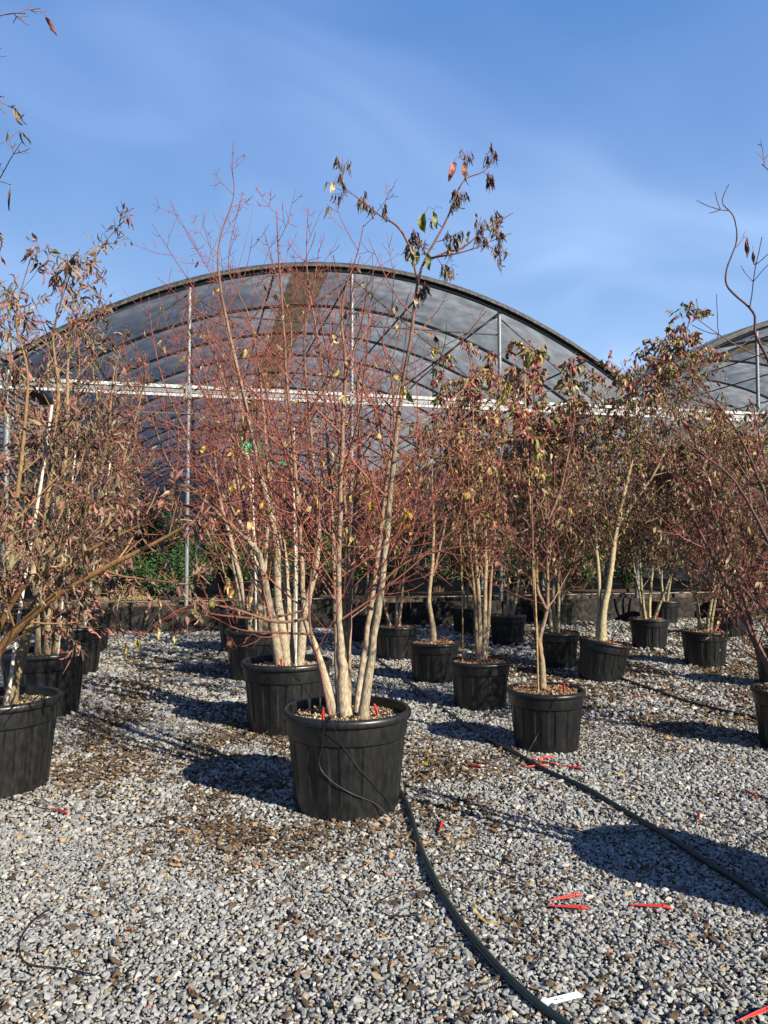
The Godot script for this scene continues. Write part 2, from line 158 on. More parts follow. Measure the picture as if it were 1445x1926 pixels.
		[0.010,-0.040,-0.049,0.0264, -0.006,0.395,-0.120,0.0196, 0.032,0.790,-0.142,0.0171, 0.053,1.185,-0.188,0.0145, 0.059,1.581,-0.191,0.0117, 0.036,1.976,-0.246,0.0086, 0.010,2.371,-0.275,0.0051, 0.039,2.766,-0.297,0.0028],
	]},
	{"id": "E2", "kind": "leafy", "stems": [
		[0.049,-0.040,0.008,0.0240, 0.122,0.344,0.019,0.0178, 0.196,0.688,0.026,0.0155, 0.262,1.031,0.018,0.0131, 0.311,1.375,0.038,0.0106, 0.363,1.719,0.057,0.0078, 0.445,2.063,0.090,0.0046, 0.537,2.406,0.078,0.0028],
		[0.005,-0.040,0.050,0.0240, 0.015,0.350,0.151,0.0178, 0.069,0.700,0.240,0.0155, 0.076,1.049,0.285,0.0131, 0.068,1.399,0.374,0.0106, 0.075,1.749,0.442,0.0078, 0.104,2.099,0.499,0.0046, 0.132,2.448,0.570,0.0028],
		[-0.050,-0.040,0.005,0.0240, -0.092,0.314,0.041,0.0178, -0.142,0.629,0.058,0.0155, -0.154,0.943,0.038,0.0131, -0.193,1.258,0.055,0.0106, -0.214,1.572,0.052,0.0078, -0.230,1.887,0.028,0.0046, -0.230,2.201,0.037,0.0028],
		[-0.023,-0.040,-0.045,0.0240, -0.028,0.317,-0.134,0.0178, -0.073,0.635,-0.227,0.0155, -0.110,0.952,-0.319,0.0131, -0.110,1.270,-0.373,0.0106, -0.140,1.587,-0.399,0.0078, -0.139,1.905,-0.432,0.0046, -0.123,2.222,-0.470,0.0028],
		[0.035,-0.040,-0.036,0.0240, 0.113,0.370,-0.052,0.0178, 0.166,0.740,-0.062,0.0155, 0.194,1.111,-0.097,0.0131, 0.227,1.481,-0.132,0.0106, 0.289,1.851,-0.182,0.0078, 0.324,2.221,-0.183,0.0046, 0.356,2.591,-0.233,0.0028],
	]},
	{"id": "C2", "kind": "thin", "stems": [
		[0.038,-0.040,0.032,0.0240, 0.079,0.357,0.053,0.0178, 0.119,0.713,0.077,0.0155, 0.184,1.070,0.127,0.0131, 0.232,1.427,0.165,0.0106, 0.282,1.783,0.173,0.0078, 0.315,2.140,0.180,0.0046, 0.380,2.497,0.180,0.0028],
		[-0.049,-0.040,-0.008,0.0240, -0.146,0.307,-0.028,0.0178, -0.186,0.614,-0.071,0.0155, -0.274,0.922,-0.051,0.0131, -0.326,1.229,-0.088,0.0106, -0.343,1.536,-0.064,0.0078, -0.419,1.843,-0.077,0.0046, -0.491,2.150,-0.097,0.0028],
		[0.019,-0.040,-0.046,0.0240, 0.020,0.315,-0.150,0.0178, 0.067,0.629,-0.217,0.0155, 0.083,0.944,-0.264,0.0131, 0.102,1.259,-0.322,0.0106, 0.089,1.574,-0.354,0.0078, 0.140,1.888,-0.367,0.0046, 0.170,2.203,-0.421,0.0028],
	]},
	{"id": "L4", "kind": "curl", "stems": [
		[0.000,-0.040,0.000,0.0463, 0.224,0.582,0.000,0.0310, 0.271,1.310,0.000,0.0232, 0.316,2.190,0.000,0.0165, 0.354,3.076,0.000,0.0090, 0.418,3.670,0.000,0.0046],
		[0.070,-0.040,-0.006,0.0356, 0.107,0.725,-0.073,0.0228, 0.427,1.687,-0.168,0.0156, 0.575,2.520,-0.248,0.0095, 0.654,3.293,-0.322,0.0047],
	]},
	{"id": "M4", "kind": "bare", "stems": [
		[0.047,-0.040,0.016,0.0240, 0.125,0.344,0.051,0.0178, 0.166,0.688,0.076,0.0155, 0.179,1.033,0.112,0.0131, 0.202,1.377,0.150,0.0106, 0.229,1.721,0.191,0.0078, 0.238,2.065,0.183,0.0046, 0.225,2.409,0.215,0.0028],
		[0.008,-0.040,0.049,0.0240, -0.039,0.383,0.196,0.0178, -0.095,0.766,0.316,0.0155, -0.095,1.148,0.381,0.0131, -0.104,1.531,0.476,0.0106, -0.156,1.914,0.563,0.0078, -0.208,2.297,0.664,0.0046, -0.221,2.680,0.768,0.0028],
		[-0.042,-0.040,0.027,0.0240, -0.177,0.352,0.076,0.0178, -0.265,0.704,0.152,0.0155, -0.386,1.056,0.175,0.0131, -0.476,1.408,0.212,0.0106, -0.564,1.761,0.254,0.0078, -0.667,2.113,0.260,0.0046, -0.787,2.465,0.296,0.0028],
		[-0.015,-0.040,-0.048,0.0240, -0.090,0.362,-0.155,0.0178, -0.146,0.724,-0.266,0.0155, -0.235,1.086,-0.385,0.0131, -0.329,1.448,-0.443,0.0106, -0.364,1.810,-0.504,0.0078, -0.451,2.172,-0.569,0.0046, -0.536,2.534,-0.615,0.0028],
		[0.039,-0.040,-0.031,0.0240, 0.093,0.391,-0.087,0.0178, 0.160,0.783,-0.165,0.0155, 0.183,1.174,-0.202,0.0131, 0.218,1.566,-0.259,0.0106, 0.234,1.957,-0.273,0.0078, 0.236,2.349,-0.339,0.0046, 0.265,2.740,-0.399,0.0028],
	]},
	{"id": "E1", "kind": "leafy", "stems": [
		[0.042,-0.040,0.027,0.0264, 0.173,0.397,0.120,0.0196, 0.304,0.793,0.186,0.0171, 0.385,1.190,0.202,0.0145, 0.480,1.587,0.265,0.0117, 0.562,1.983,0.309,0.0086, 0.646,2.380,0.376,0.0051, 0.772,2.777,0.409,0.0028],
		[-0.045,-0.040,0.023,0.0264, -0.103,0.329,0.055,0.0196, -0.145,0.658,0.102,0.0171, -0.161,0.986,0.119,0.0145, -0.201,1.315,0.181,0.0117, -0.231,1.644,0.202,0.0086, -0.297,1.973,0.265,0.0051, -0.334,2.302,0.331,0.0028],
		[-0.049,-0.040,-0.008,0.0264, -0.112,0.397,-0.061,0.0196, -0.180,0.794,-0.107,0.0171, -0.213,1.192,-0.130,0.0145, -0.226,1.589,-0.151,0.0117, -0.248,1.986,-0.136,0.0086, -0.305,2.383,-0.143,0.0051, -0.309,2.780,-0.152,0.0028],
		[0.019,-0.040,-0.046,0.0264, 0.073,0.347,-0.152,0.0196, 0.140,0.695,-0.233,0.0171, 0.173,1.042,-0.297,0.0145, 0.260,1.390,-0.381,0.0117, 0.304,1.737,-0.419,0.0086, 0.364,2.085,-0.500,0.0051, 0.384,2.432,-0.544,0.0028],
	]},
	{"id": "D2", "kind": "leafy", "stems": [
		[0.049,-0.040,0.012,0.0312, 0.143,0.387,0.011,0.0232, 0.174,0.774,0.039,0.0202, 0.227,1.162,0.035,0.0171, 0.280,1.549,0.037,0.0138, 0.338,1.936,0.020,0.0102, 0.355,2.323,0.057,0.0060, 0.380,2.710,0.048,0.0028],
		[0.010,-0.040,-0.049,0.0312, 0.022,0.381,-0.080,0.0232, 0.005,0.761,-0.101,0.0202, -0.016,1.142,-0.141,0.0171, -0.040,1.523,-0.188,0.0138, -0.001,1.904,-0.220,0.0102, 0.038,2.284,-0.249,0.0060, 0.050,2.665,-0.246,0.0028],
	]},
	{"id": "C1", "kind": "thin", "stems": [
		[0.039,-0.040,0.031,0.0264, 0.107,0.348,0.086,0.0196, 0.165,0.697,0.105,0.0171, 0.213,1.045,0.150,0.0145, 0.277,1.393,0.156,0.0117, 0.305,1.742,0.160,0.0086, 0.366,2.090,0.204,0.0051, 0.373,2.439,0.268,0.0028],
		[-0.047,-0.040,-0.018,0.0264, -0.139,0.356,-0.078,0.0196, -0.188,0.713,-0.129,0.0171, -0.255,1.069,-0.164,0.0145, -0.331,1.425,-0.183,0.0117, -0.375,1.782,-0.175,0.0086, -0.413,2.138,-0.180,0.0051, -0.451,2.494,-0.183,0.0028],
		[0.007,-0.040,-0.049,0.0264, 0.056,0.324,-0.117,0.0196, 0.080,0.649,-0.198,0.0171, 0.070,0.973,-0.274,0.0145, 0.049,1.298,-0.313,0.0117, 0.050,1.622,-0.343,0.0086, 0.049,1.947,-0.363,0.0051, 0.081,2.271,-0.448,0.0028],
	]},
	{"id": "E4", "kind": "leafy", "stems": [
		[0.012,-0.040,0.049,0.0240, 0.065,0.386,0.130,0.0178, 0.092,0.771,0.231,0.0155, 0.135,1.157,0.302,0.0131, 0.127,1.543,0.357,0.0106, 0.176,1.928,0.387,0.0078, 0.177,2.314,0.475,0.0046, 0.187,2.700,0.508,0.0028],
		[-0.042,-0.040,0.028,0.0240, -0.109,0.406,0.077,0.0178, -0.133,0.812,0.107,0.0155, -0.203,1.218,0.139,0.0131, -0.274,1.624,0.136,0.0106, -0.333,2.030,0.174,0.0078, -0.383,2.436,0.210,0.0046, -0.441,2.842,0.206,0.0028],
		[-0.024,-0.040,-0.044,0.0240, -0.093,0.387,-0.157,0.0178, -0.165,0.775,-0.217,0.0155, -0.212,1.162,-0.305,0.0131, -0.233,1.550,-0.357,0.0106, -0.267,1.937,-0.437,0.0078, -0.286,2.325,-0.487,0.0046, -0.318,2.712,-0.563,0.0028],
	]},
	{"id": "D1", "kind": "leafy", "stems": [
		[0.046,-0.040,0.019,0.0240, 0.142,0.372,0.025,0.0178, 0.176,0.745,0.021,0.0155, 0.205,1.117,0.057,0.0131, 0.223,1.489,0.077,0.0106, 0.245,1.862,0.079,0.0078, 0.281,2.234,0.119,0.0046, 0.328,2.606,0.101,0.0028],
		[-0.040,-0.040,0.030,0.0240, -0.087,0.325,0.103,0.0178, -0.116,0.650,0.159,0.0155, -0.130,0.975,0.214,0.0131, -0.190,1.300,0.270,0.0106, -0.232,1.625,0.319,0.0078, -0.267,1.949,0.343,0.0046, -0.314,2.274,0.367,0.0028],
		[-0.003,-0.040,-0.050,0.0240, 0.012,0.322,-0.099,0.0178, 0.022,0.645,-0.157,0.0155, 0.036,0.967,-0.239,0.0131, 0.045,1.289,-0.295,0.0106, 0.019,1.612,-0.365,0.0078, 0.017,1.934,-0.430,0.0046, 0.012,2.256,-0.468,0.0028],
	]},
	{"id": "E0", "kind": "leafy", "stems": [
		[0.043,-0.040,0.025,0.0240, 0.094,0.367,0.051,0.0178, 0.145,0.734,0.058,0.0155, 0.191,1.101,0.045,0.0131, 0.212,1.468,0.053,0.0106, 0.219,1.835,0.089,0.0078, 0.237,2.202,0.128,0.0046, 0.299,2.569,0.128,0.0028],
		[-0.048,-0.040,-0.013,0.0240, -0.155,0.397,-0.036,0.0178, -0.200,0.794,-0.065,0.0155, -0.268,1.190,-0.091,0.0131, -0.331,1.587,-0.083,0.0106, -0.385,1.984,-0.100,0.0078, -0.417,2.381,-0.080,0.0046, -0.472,2.777,-0.123,0.0028],
		[0.039,-0.040,-0.031,0.0240, 0.105,0.399,-0.100,0.0178, 0.129,0.798,-0.152,0.0155, 0.170,1.197,-0.216,0.0131, 0.224,1.596,-0.232,0.0106, 0.228,1.995,-0.238,0.0078, 0.264,2.394,-0.237,0.0046, 0.298,2.793,-0.245,0.0028],
	]},
	{"id": "E3", "kind": "leafy", "stems": [
		[0.027,-0.040,0.042,0.0264, 0.075,0.408,0.106,0.0196, 0.144,0.817,0.145,0.0171, 0.151,1.225,0.176,0.0145, 0.163,1.633,0.208,0.0117, 0.175,2.041,0.223,0.0086, 0.189,2.450,0.251,0.0051, 0.220,2.858,0.269,0.0028],
		[-0.029,-0.040,0.040,0.0264, -0.088,0.353,0.127,0.0196, -0.105,0.707,0.173,0.0171, -0.167,1.060,0.236,0.0145, -0.181,1.414,0.273,0.0117, -0.200,1.767,0.301,0.0086, -0.200,2.120,0.364,0.0051, -0.208,2.474,0.435,0.0028],
		[-0.009,-0.040,-0.049,0.0264, -0.006,0.386,-0.154,0.0196, -0.044,0.771,-0.217,0.0171, -0.084,1.157,-0.268,0.0145, -0.130,1.543,-0.332,0.0117, -0.142,1.928,-0.416,0.0086, -0.153,2.314,-0.472,0.0051, -0.172,2.700,-0.497,0.0028],
	]},
	{"id": "E5", "kind": "leafy", "stems": [
		[0.049,-0.040,0.012,0.0240, 0.137,0.399,0.014,0.0178, 0.225,0.799,0.052,0.0155, 0.286,1.198,0.068,0.0131, 0.323,1.597,0.047,0.0106, 0.368,1.997,0.066,0.0078, 0.389,2.396,0.099,0.0046, 0.420,2.795,0.093,0.0028],
		[-0.028,-0.040,0.042,0.0240, -0.056,0.428,0.133,0.0178, -0.130,0.857,0.182,0.0155, -0.167,1.285,0.210,0.0131, -0.169,1.713,0.253,0.0106, -0.226,2.142,0.324,0.0078, -0.283,2.570,0.401,0.0046, -0.317,2.998,0.451,0.0028],
		[-0.001,-0.040,-0.050,0.0240, -0.035,0.380,-0.089,0.0178, -0.054,0.760,-0.117,0.0155, -0.076,1.140,-0.127,0.0131, -0.049,1.520,-0.150,0.0106, -0.031,1.900,-0.182,0.0078, -0.016,2.280,-0.245,0.0046, -0.018,2.660,-0.258,0.0028],
	]},
]

func _ready() -> void:
	rng.seed = 7
	# ---------------------------------------------------------------- camera, sky, sun, exposure
	var cam := Camera3D.new()
	cam.name = "camera"
	cam.fov = 67.3
	cam.near = 0.05
	cam.far = 1500.0
	cam.position = Vector3(0, 1.45, 0)
	cam.rotation_degrees = Vector3(2.49, 0, 0)
	add_child(cam)
	cam.current = true
	var env := Environment.new()
	env.background_mode = Environment.BG_SKY
	var sm := ProceduralSkyMaterial.new()
	sm.sky_top_color = lin(0.014, 0.088, 0.295)
	sm.sky_horizon_color = lin(0.300, 0.450, 0.650)
	sm.sky_curve = 0.30
	sm.ground_bottom_color = Color(0.25, 0.25, 0.25)
	sm.ground_horizon_color = Color(0.45, 0.5, 0.55)
	sm.sun_angle_max = 20.0
	sm.sky_cover = cirrus()
	sm.sky_cover_modulate = Color(1, 1, 1, 1)
	var sky := Sky.new()
	sky.sky_material = sm
	env.sky = sky
	env.tonemap_mode = Environment.TONE_MAPPER_LINEAR
	env.tonemap_exposure = 2.7
	env.background_energy_multiplier = 0.69
	env.sdfgi_enabled = true
	env.ssao_enabled = true
	env.ssil_enabled = true
	var we := WorldEnvironment.new()
	we.name = "world_environment"
	we.environment = env
	add_child(we)
	var sun := DirectionalLight3D.new()
	sun.name = "sun"
	sun.light_energy = 1.6
	sun.light_color = Color(1.0, 0.95, 0.86)
	sun.light_angular_distance = 0.5
	sun.shadow_enabled = true
	sun.basis = Basis.looking_at(Vector3(-0.75, -0.54, -0.66).normalized())
	add_child(sun)
	# ---------------------------------------------------------------- then the place
	make_materials()
	make_small_meshes()
	ground()
	greenhouse()
	pots()
	trees()
	canes()
	hoses()
	small_things()

# ================================================================ helpers
func numbered(called: String) -> String:
	if not used.has(called):
		used[called] = 0
		return called
	used[called] += 1
	return "%s_%03d" % [called, used[called]]

func tag(o: Node, label: String, category: String, group := "") -> Node:
	o.set_meta("label", label)
	o.set_meta("category", category)
	if group != "":
		o.set_meta("group", group)
	return o

func thing(called: String, label: String, category: String, where := Vector3.ZERO, group := "") -> Node3D:
	var o := Node3D.new()
	o.name = numbered(called)
	o.position = where
	add_child(o)
	tag(o, label, category, group)
	return o

func part(parent: Node, called: String, m: Mesh, mat: Material, xf := Transform3D.IDENTITY) -> MeshInstance3D:
	var o := MeshInstance3D.new()
	o.name = called
	o.mesh = m
	o.material_override = mat
	o.transform = xf
	parent.add_child(o, true)
	return o

func commit(a: Acc) -> ArrayMesh:
	var arr := []
	arr.resize(Mesh.ARRAY_MAX)
	arr[Mesh.ARRAY_VERTEX] = a.v
	arr[Mesh.ARRAY_NORMAL] = a.n
	if a.c.size() == a.v.size():
		arr[Mesh.ARRAY_COLOR] = a.c
	arr[Mesh.ARRAY_INDEX] = a.i
	var m := ArrayMesh.new()
	m.add_surface_from_arrays(Mesh.PRIMITIVE_TRIANGLES, arr)
	return m

func tube(a: Acc, p: PackedVector3Array, r: PackedFloat32Array, sides: int, cols: PackedColorArray, closed := false) -> void:
	var base := a.v.size()
	var cnt := p.size()
	var u := Vector3.ZERO
	for k in cnt:
		var t: Vector3 = (p[mini(k + 1, cnt - 1)] - p[maxi(k - 1, 0)]).normalized()
		if k == 0:
			u = t.cross(Vector3.UP if absf(t.y) < 0.9 else Vector3.RIGHT).normalized()
		else:
			u = (u - t * u.dot(t)).normalized()
		var w := t.cross(u)
		var col: Color = cols[mini(k, cols.size() - 1)]
		for s in sides:
			var ang := TAU * s / sides
			var d := u * cos(ang) + w * sin(ang)
			a.v.append(p[k] + d * r[k])
			a.n.append(d)
			a.c.append(col)
		if k > 0:
			var b0 := base + (k - 1) * sides
			var b1 := base + k * sides
			for s in sides:
				var s2 := (s + 1) % sides
				a.i.append_array(PackedInt32Array([b0 + s, b1 + s2, b0 + s2, b0 + s, b1 + s, b1 + s2]))
	if closed:
		for e in 2:
			var k: int = 0 if e == 0 else cnt - 1
			var t: Vector3 = (p[1] - p[0]).normalized() * -1.0 if e == 0 else (p[cnt - 1] - p[cnt - 2]).normalized()
			var c0 := a.v.size()
			a.v.append(p[k])
			a.n.append(t)
			a.c.append(cols[mini(k, cols.size() - 1)])
			for s in sides:
				a.v.append(a.v[base + k * sides + s])
				a.n.append(t)
				a.c.append(cols[mini(k, cols.size() - 1)])
			for s in sides:
				var s2 := (s + 1) % sides
				if e == 0:
					a.i.append_array(PackedInt32Array([c0, c0 + 1 + s, c0 + 1 + s2]))
				else:
					a.i.append_array(PackedInt32Array([c0, c0 + 1 + s2, c0 + 1 + s]))

func rod(p0: Vector3, p1: Vector3, r: float, sides := 8) -> ArrayMesh:
	var a := Acc.new()
	tube(a, PackedVector3Array([p0, p1]), PackedFloat32Array([r, r]), sides, PackedColorArray([Color.WHITE]), true)
	return commit(a)

func bar(size: Vector3) -> BoxMesh:
	var b := BoxMesh.new()
	b.size = size
	return b

func spline(pts: Array, per: int) -> PackedVector3Array:
	var out := PackedVector3Array()
	var n := pts.size()
	for k in n - 1:
		var p0: Vector3 = pts[maxi(k - 1, 0)]
		var p1: Vector3 = pts[k]
		var p2: Vector3 = pts[k + 1]
		var p3: Vector3 = pts[mini(k + 2, n - 1)]
		for j in per:
			out.append(p1.cubic_interpolate(p2, p0, p3, float(j) / per))
	out.append(pts[n - 1])
	return out

# a grid of positions -> mesh, normals from neighbours; wrap joins the last column to the first
func grid_mesh(rows: Array, wrap: bool, a: Acc = null) -> ArrayMesh:
	var own := a == null
	if own:
		a = Acc.new()
	var base := a.v.size()
	var nr := rows.size()
	var nc: int = rows[0].size()
	for j in nr:
		var row: PackedVector3Array = rows[j]
		var up: PackedVector3Array = rows[mini(j + 1, nr - 1)]
		var dn: PackedVector3Array = rows[maxi(j - 1, 0)]
		for k in nc:
			var k1 := (k + 1) % nc if wrap else mini(k + 1, nc - 1)
			var k0 := (k - 1 + nc) % nc if wrap else maxi(k - 1, 0)
			a.v.append(row[k])
			a.n.append((row[k1] - row[k0]).cross(up[k] - dn[k]).normalized())
			a.c.append(Color.WHITE)
	var last := nc if wrap else nc - 1
	for j in nr - 1:
		for k in last:
			var k1 := (k + 1) % nc
			var q0 := base + j * nc + k
			var q1 := base + j * nc + k1
			var q2 := base + (j + 1) * nc + k
			var q3 := base + (j + 1) * nc + k1
			a.i.append_array(PackedInt32Array([q0, q3, q1, q0, q2, q3]))
	return commit(a) if own else null

func lathe_strip(a: Acc, prof: Array, seg: int, panel := 0.0) -> void:
	# columns run so that the outside normal comes out of grid_mesh
	var rows := []
	var n := prof.size()
	for j in n:
		var row := PackedVector3Array()
		var q: Vector2 = prof[j]
		var dep := 0.0
		if panel > 0.0:
			var f := float(j) / (n - 1)
			dep = panel * smoothstep(0.06, 0.35, f) * (1.0 - smoothstep(0.985, 1.0, f) * 0.0)
		for k in seg:
			var th := -TAU * k / seg
			var r := q.x
			if dep > 0.0:
				var x := fposmod(float(k) / seg * 16.0, 1.0)
				var inside := smoothstep(0.10, 0.15, x) * (1.0 - smoothstep(0.55, 0.60, x))
				r -= dep * inside
			row.append(Vector3(cos(th) * r, q.y, sin(th) * r))
		rows.append(row)
	grid_mesh(rows, true, a)

# ================================================================ materials
func noise_tex(freq: float, lo: float, hi: float, size := 512, kind := FastNoiseLite.TYPE_SIMPLEX_SMOOTH, oct := 4, sd := 1) -> ImageTexture:
	var f := FastNoiseLite.new()
	f.noise_type = kind
	f.frequency = freq
	f.fractal_octaves = oct
	f.seed = sd
	var im := f.get_seamless_image(size, size)
	im.convert(Image.FORMAT_RGB8)
	var data := im.get_data()
	for k in data.size():
		data[k] = int(255.0 * clampf(lerpf(lo, hi, data[k] / 255.0), 0, 1))
	return ImageTexture.create_from_image(Image.create_from_data(size, size, false, Image.FORMAT_RGB8, data))

func lin(r: float, g: float, b: float) -> Color:
	return Color(r, g, b).linear_to_srgb()

func mat(called: String, col: Color, rough: float, tex: Texture2D = null, scale := 1.0, bump := 0.0, bump_tex: Texture2D = null) -> StandardMaterial3D:
	var m := StandardMaterial3D.new()
	m.resource_name = called
	m.albedo_color = col
	m.roughness = rough
	m.metallic_specular = 0.4
	m.cull_mode = BaseMaterial3D.CULL_DISABLED
	if tex or bump_tex:
		m.uv1_triplanar = true
		m.uv1_scale = Vector3.ONE * scale
	if tex:
		m.albedo_texture = tex
	if bump > 0.0:
		m.heightmap_enabled = true
		m.heightmap_texture = bump_tex if bump_tex else tex
		m.heightmap_scale = bump
	M[called] = m
	return m

func make_materials() -> void:
	var fine := noise_tex(0.03, 0.55, 1.0, 512, FastNoiseLite.TYPE_SIMPLEX_SMOOTH, 5, 3)
	var coarse := noise_tex(0.012, 0.3, 1.0, 512, FastNoiseLite.TYPE_SIMPLEX_SMOOTH, 6, 5)
	var grit := noise_tex(0.09, 0.15, 1.0, 512, FastNoiseLite.TYPE_CELLULAR, 2, 9)
	mat("ground", lin(0.17, 0.155, 0.135), 0.95, grit, 1.6, 1.0)
	M.ground.uv1_world_triplanar = true
	mat("stone", Color.WHITE, 0.85, fine, 12.0)
	M.stone.vertex_color_use_as_albedo = true
	mat("chip", Color.WHITE, 0.9)
	M.chip.vertex_color_use_as_albedo = true
	M.chip.backlight_enabled = false
	var b := mat("bark", Color.WHITE, 0.75, noise_tex(0.02, 0.55, 1.15, 512, FastNoiseLite.TYPE_SIMPLEX_SMOOTH, 5, 21), 3.0, 0.25)
	b.vertex_color_use_as_albedo = true
	b.uv1_scale = Vector3(6.0, 2.2, 6.0)
	mat("twig", Color.WHITE, 0.6)
	M.twig.vertex_color_use_as_albedo = true
	mat("leaf", Color.WHITE, 0.7)
	M.leaf.vertex_color_use_as_albedo = true
	M.leaf.backlight_enabled = true
	M.leaf.backlight = Color(0.6, 0.6, 0.6)
	mat("leaf_spots", Color.WHITE, 0.7, noise_tex(0.025, 0.25, 1.25, 256, FastNoiseLite.TYPE_SIMPLEX_SMOOTH, 5, 51), 1.0)
	mat("plastic", lin(0.0125, 0.0138, 0.015), 0.42, noise_tex(0.02, 0.40, 1.05, 512, FastNoiseLite.TYPE_SIMPLEX_SMOOTH, 6, 31), 2.2)
	M.plastic.uv1_scale = Vector3(3.2, 1.1, 3.2)
	M.plastic.roughness_texture = noise_tex(0.02, 0.75, 1.1, 256, FastNoiseLite.TYPE_SIMPLEX_SMOOTH, 5, 33)
	M.plastic.metallic_specular = 0.5
	var fresh: StandardMaterial3D = M.plastic.duplicate()
	fresh.resource_name = "fresh_plastic"
	fresh.albedo_color = lin(0.0075, 0.0085, 0.010)
	M["fresh_plastic"] = fresh
	mat("soil", lin(0.15, 0.095, 0.055), 0.95, grit, 5.0, 1.2)
	mat("galvanised", lin(0.27, 0.295, 0.32), 0.5, fine, 2.0)
	M.galvanised.metallic = 0.35
	mat("white_steel", lin(0.58, 0.59, 0.59), 0.5, fine, 0.7)
	mat("weathered", lin(0.11, 0.11, 0.11), 0.8, coarse, 2.0)
	mat("dark_channel", lin(0.07, 0.075, 0.08), 0.6, coarse, 1.5)
	var film := mat("film", lin(0.345, 0.388, 0.440), 0.5, noise_tex(0.012, 0.6, 1.0, 512, FastNoiseLite.TYPE_SIMPLEX_SMOOTH, 6, 15), 0.35)
	film.backlight_enabled = true
	film.backlight = Color(1.0, 1.0, 1.0)
	var film2 := mat("brown_film", lin(0.26, 0.255, 0.22), 0.6, M.film.albedo_texture, 0.35)
	film2.backlight_enabled = true
	film2.backlight = Color(0.9, 0.85, 0.75)
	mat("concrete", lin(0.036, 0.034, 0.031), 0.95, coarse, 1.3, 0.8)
	mat("membrane", lin(0.022, 0.022, 0.023), 0.9, fine, 3.0)
	mat("old_timber", lin(0.12, 0.085, 0.055), 0.9, coarse, 1.0, 0.5)
	mat("straw", lin(0.30, 0.22, 0.11), 0.9)
	mat("hose", lin(0.012, 0.022, 0.022), 0.32, null)
	mat("wire", lin(0.012, 0.012, 0.013), 0.45)
	mat("red_plastic", lin(0.33, 0.026, 0.024), 0.5)
	mat("white_cane", lin(0.72, 0.68, 0.60), 0.6, fine, 2.0)
	mat("bamboo", lin(0.42, 0.28, 0.13), 0.6, fine, 2.0)
	mat("green_cane", lin(0.16, 0.17, 0.06), 0.6, fine, 2.0)
	mat("ribbon", lin(0.012, 0.42, 0.17), 0.5)
	mat("label_white", lin(0.78, 0.79, 0.80), 0.5)
	mat("ink", lin(0.03, 0.03, 0.03), 0.8)

func leaf_mat(c: Color) -> StandardMaterial3D:
	if not leaf_mats.has(c):
		var m := StandardMaterial3D.new()
		m.resource_name = "leaf_tone"
		m.albedo_color = c.linear_to_srgb()
		m.roughness = 0.7
		m.albedo_texture = M.leaf_spots.albedo_texture
		m.uv1_triplanar = true
		m.uv1_scale = Vector3(1.3, 0.9, 1.3)
		m.backlight_enabled = true
		m.backlight = c.linear_to_srgb().lerp(Color(0.6, 0.6, 0.6), 0.5)
		leaf_mats[c] = m
	return leaf_mats[c]

func cirrus() -> ImageTexture:
	# thin high streaks, the same kind of sky all round
	var w := 1024
	var h := 512
	var f := FastNoiseLite.new()
	f.noise_type = FastNoiseLite.TYPE_SIMPLEX_SMOOTH
	f.fractal_octaves = 5
	f.frequency = 1.0
	f.seed = 12
	var g := FastNoiseLite.new()
	g.noise_type = FastNoiseLite.TYPE_SIMPLEX_SMOOTH
	g.frequency = 0.8
	g.fractal_octaves = 3
	g.seed = 5
	var im := Image.create(w, h, false, Image.FORMAT_RGBAF)
	im.fill(Color(0, 0, 0, 1))
	for y in h / 2:
		var el := (0.5 - (y + 0.5) / h) * PI
		for x in w:
			var az := (x + 0.5) / w * TAU
			var d := Vector3(cos(el) * sin(az), sin(el), cos(el) * cos(az))
			# flat layer high above, streaked along one direction
			var q := Vector2(d.x, d.z) / (d.y + 0.25)
			var s := Vector2(q.x * 0.83 + q.y * 0.56, -q.x * 0.56 + q.y * 0.83)
			var wv := g.get_noise_2d(s.x * 0.8, s.y * 0.8)
			var v := f.get_noise_2d(s.x * 0.5 + wv * 0.7, s.y * 1.2 + wv * 0.6) * 0.5 + 0.5
			var amt := smoothstep(0.25, 0.9, v) * smoothstep(-0.7, 0.5, wv) * 0.15
			im.set_pixel(x, y, Color(amt * 0.9, amt * 0.95, amt, 1))
	return ImageTexture.create_from_image(im)

# ================================================================ small shared meshes
func make_small_meshes() -> void:
	for k in 6:
		stone_meshes.append(stone(100 + k))
	for k in 3:
		chip_meshes.append(leaf_shape(0.20 + 0.08 * k, 0.5, 0.5 * (k - 1), 3))
	# leaves: narrow rolled, narrow hooked, folded oval, wide oval, thin pod
	leaf_meshes.append(leaf_shape(0.135, 1.25, 1.6, 5))
	leaf_meshes.append(leaf_shape(0.125, 1.25, -1.9, 5))
	leaf_meshes.append(leaf_shape(0.20, 0.85, 0.9, 5))
	leaf_meshes.append(leaf_shape(0.27, 0.6, -1.2, 6))
	leaf_meshes.append(leaf_shape(0.085, 1.2, 0.25, 4))
	leaf_meshes.append(leaf_shape(0.27, 0.95, 1.5, 6))
	leaf_meshes.append(leaf_shape(0.25, 0.8, -1.7, 6))

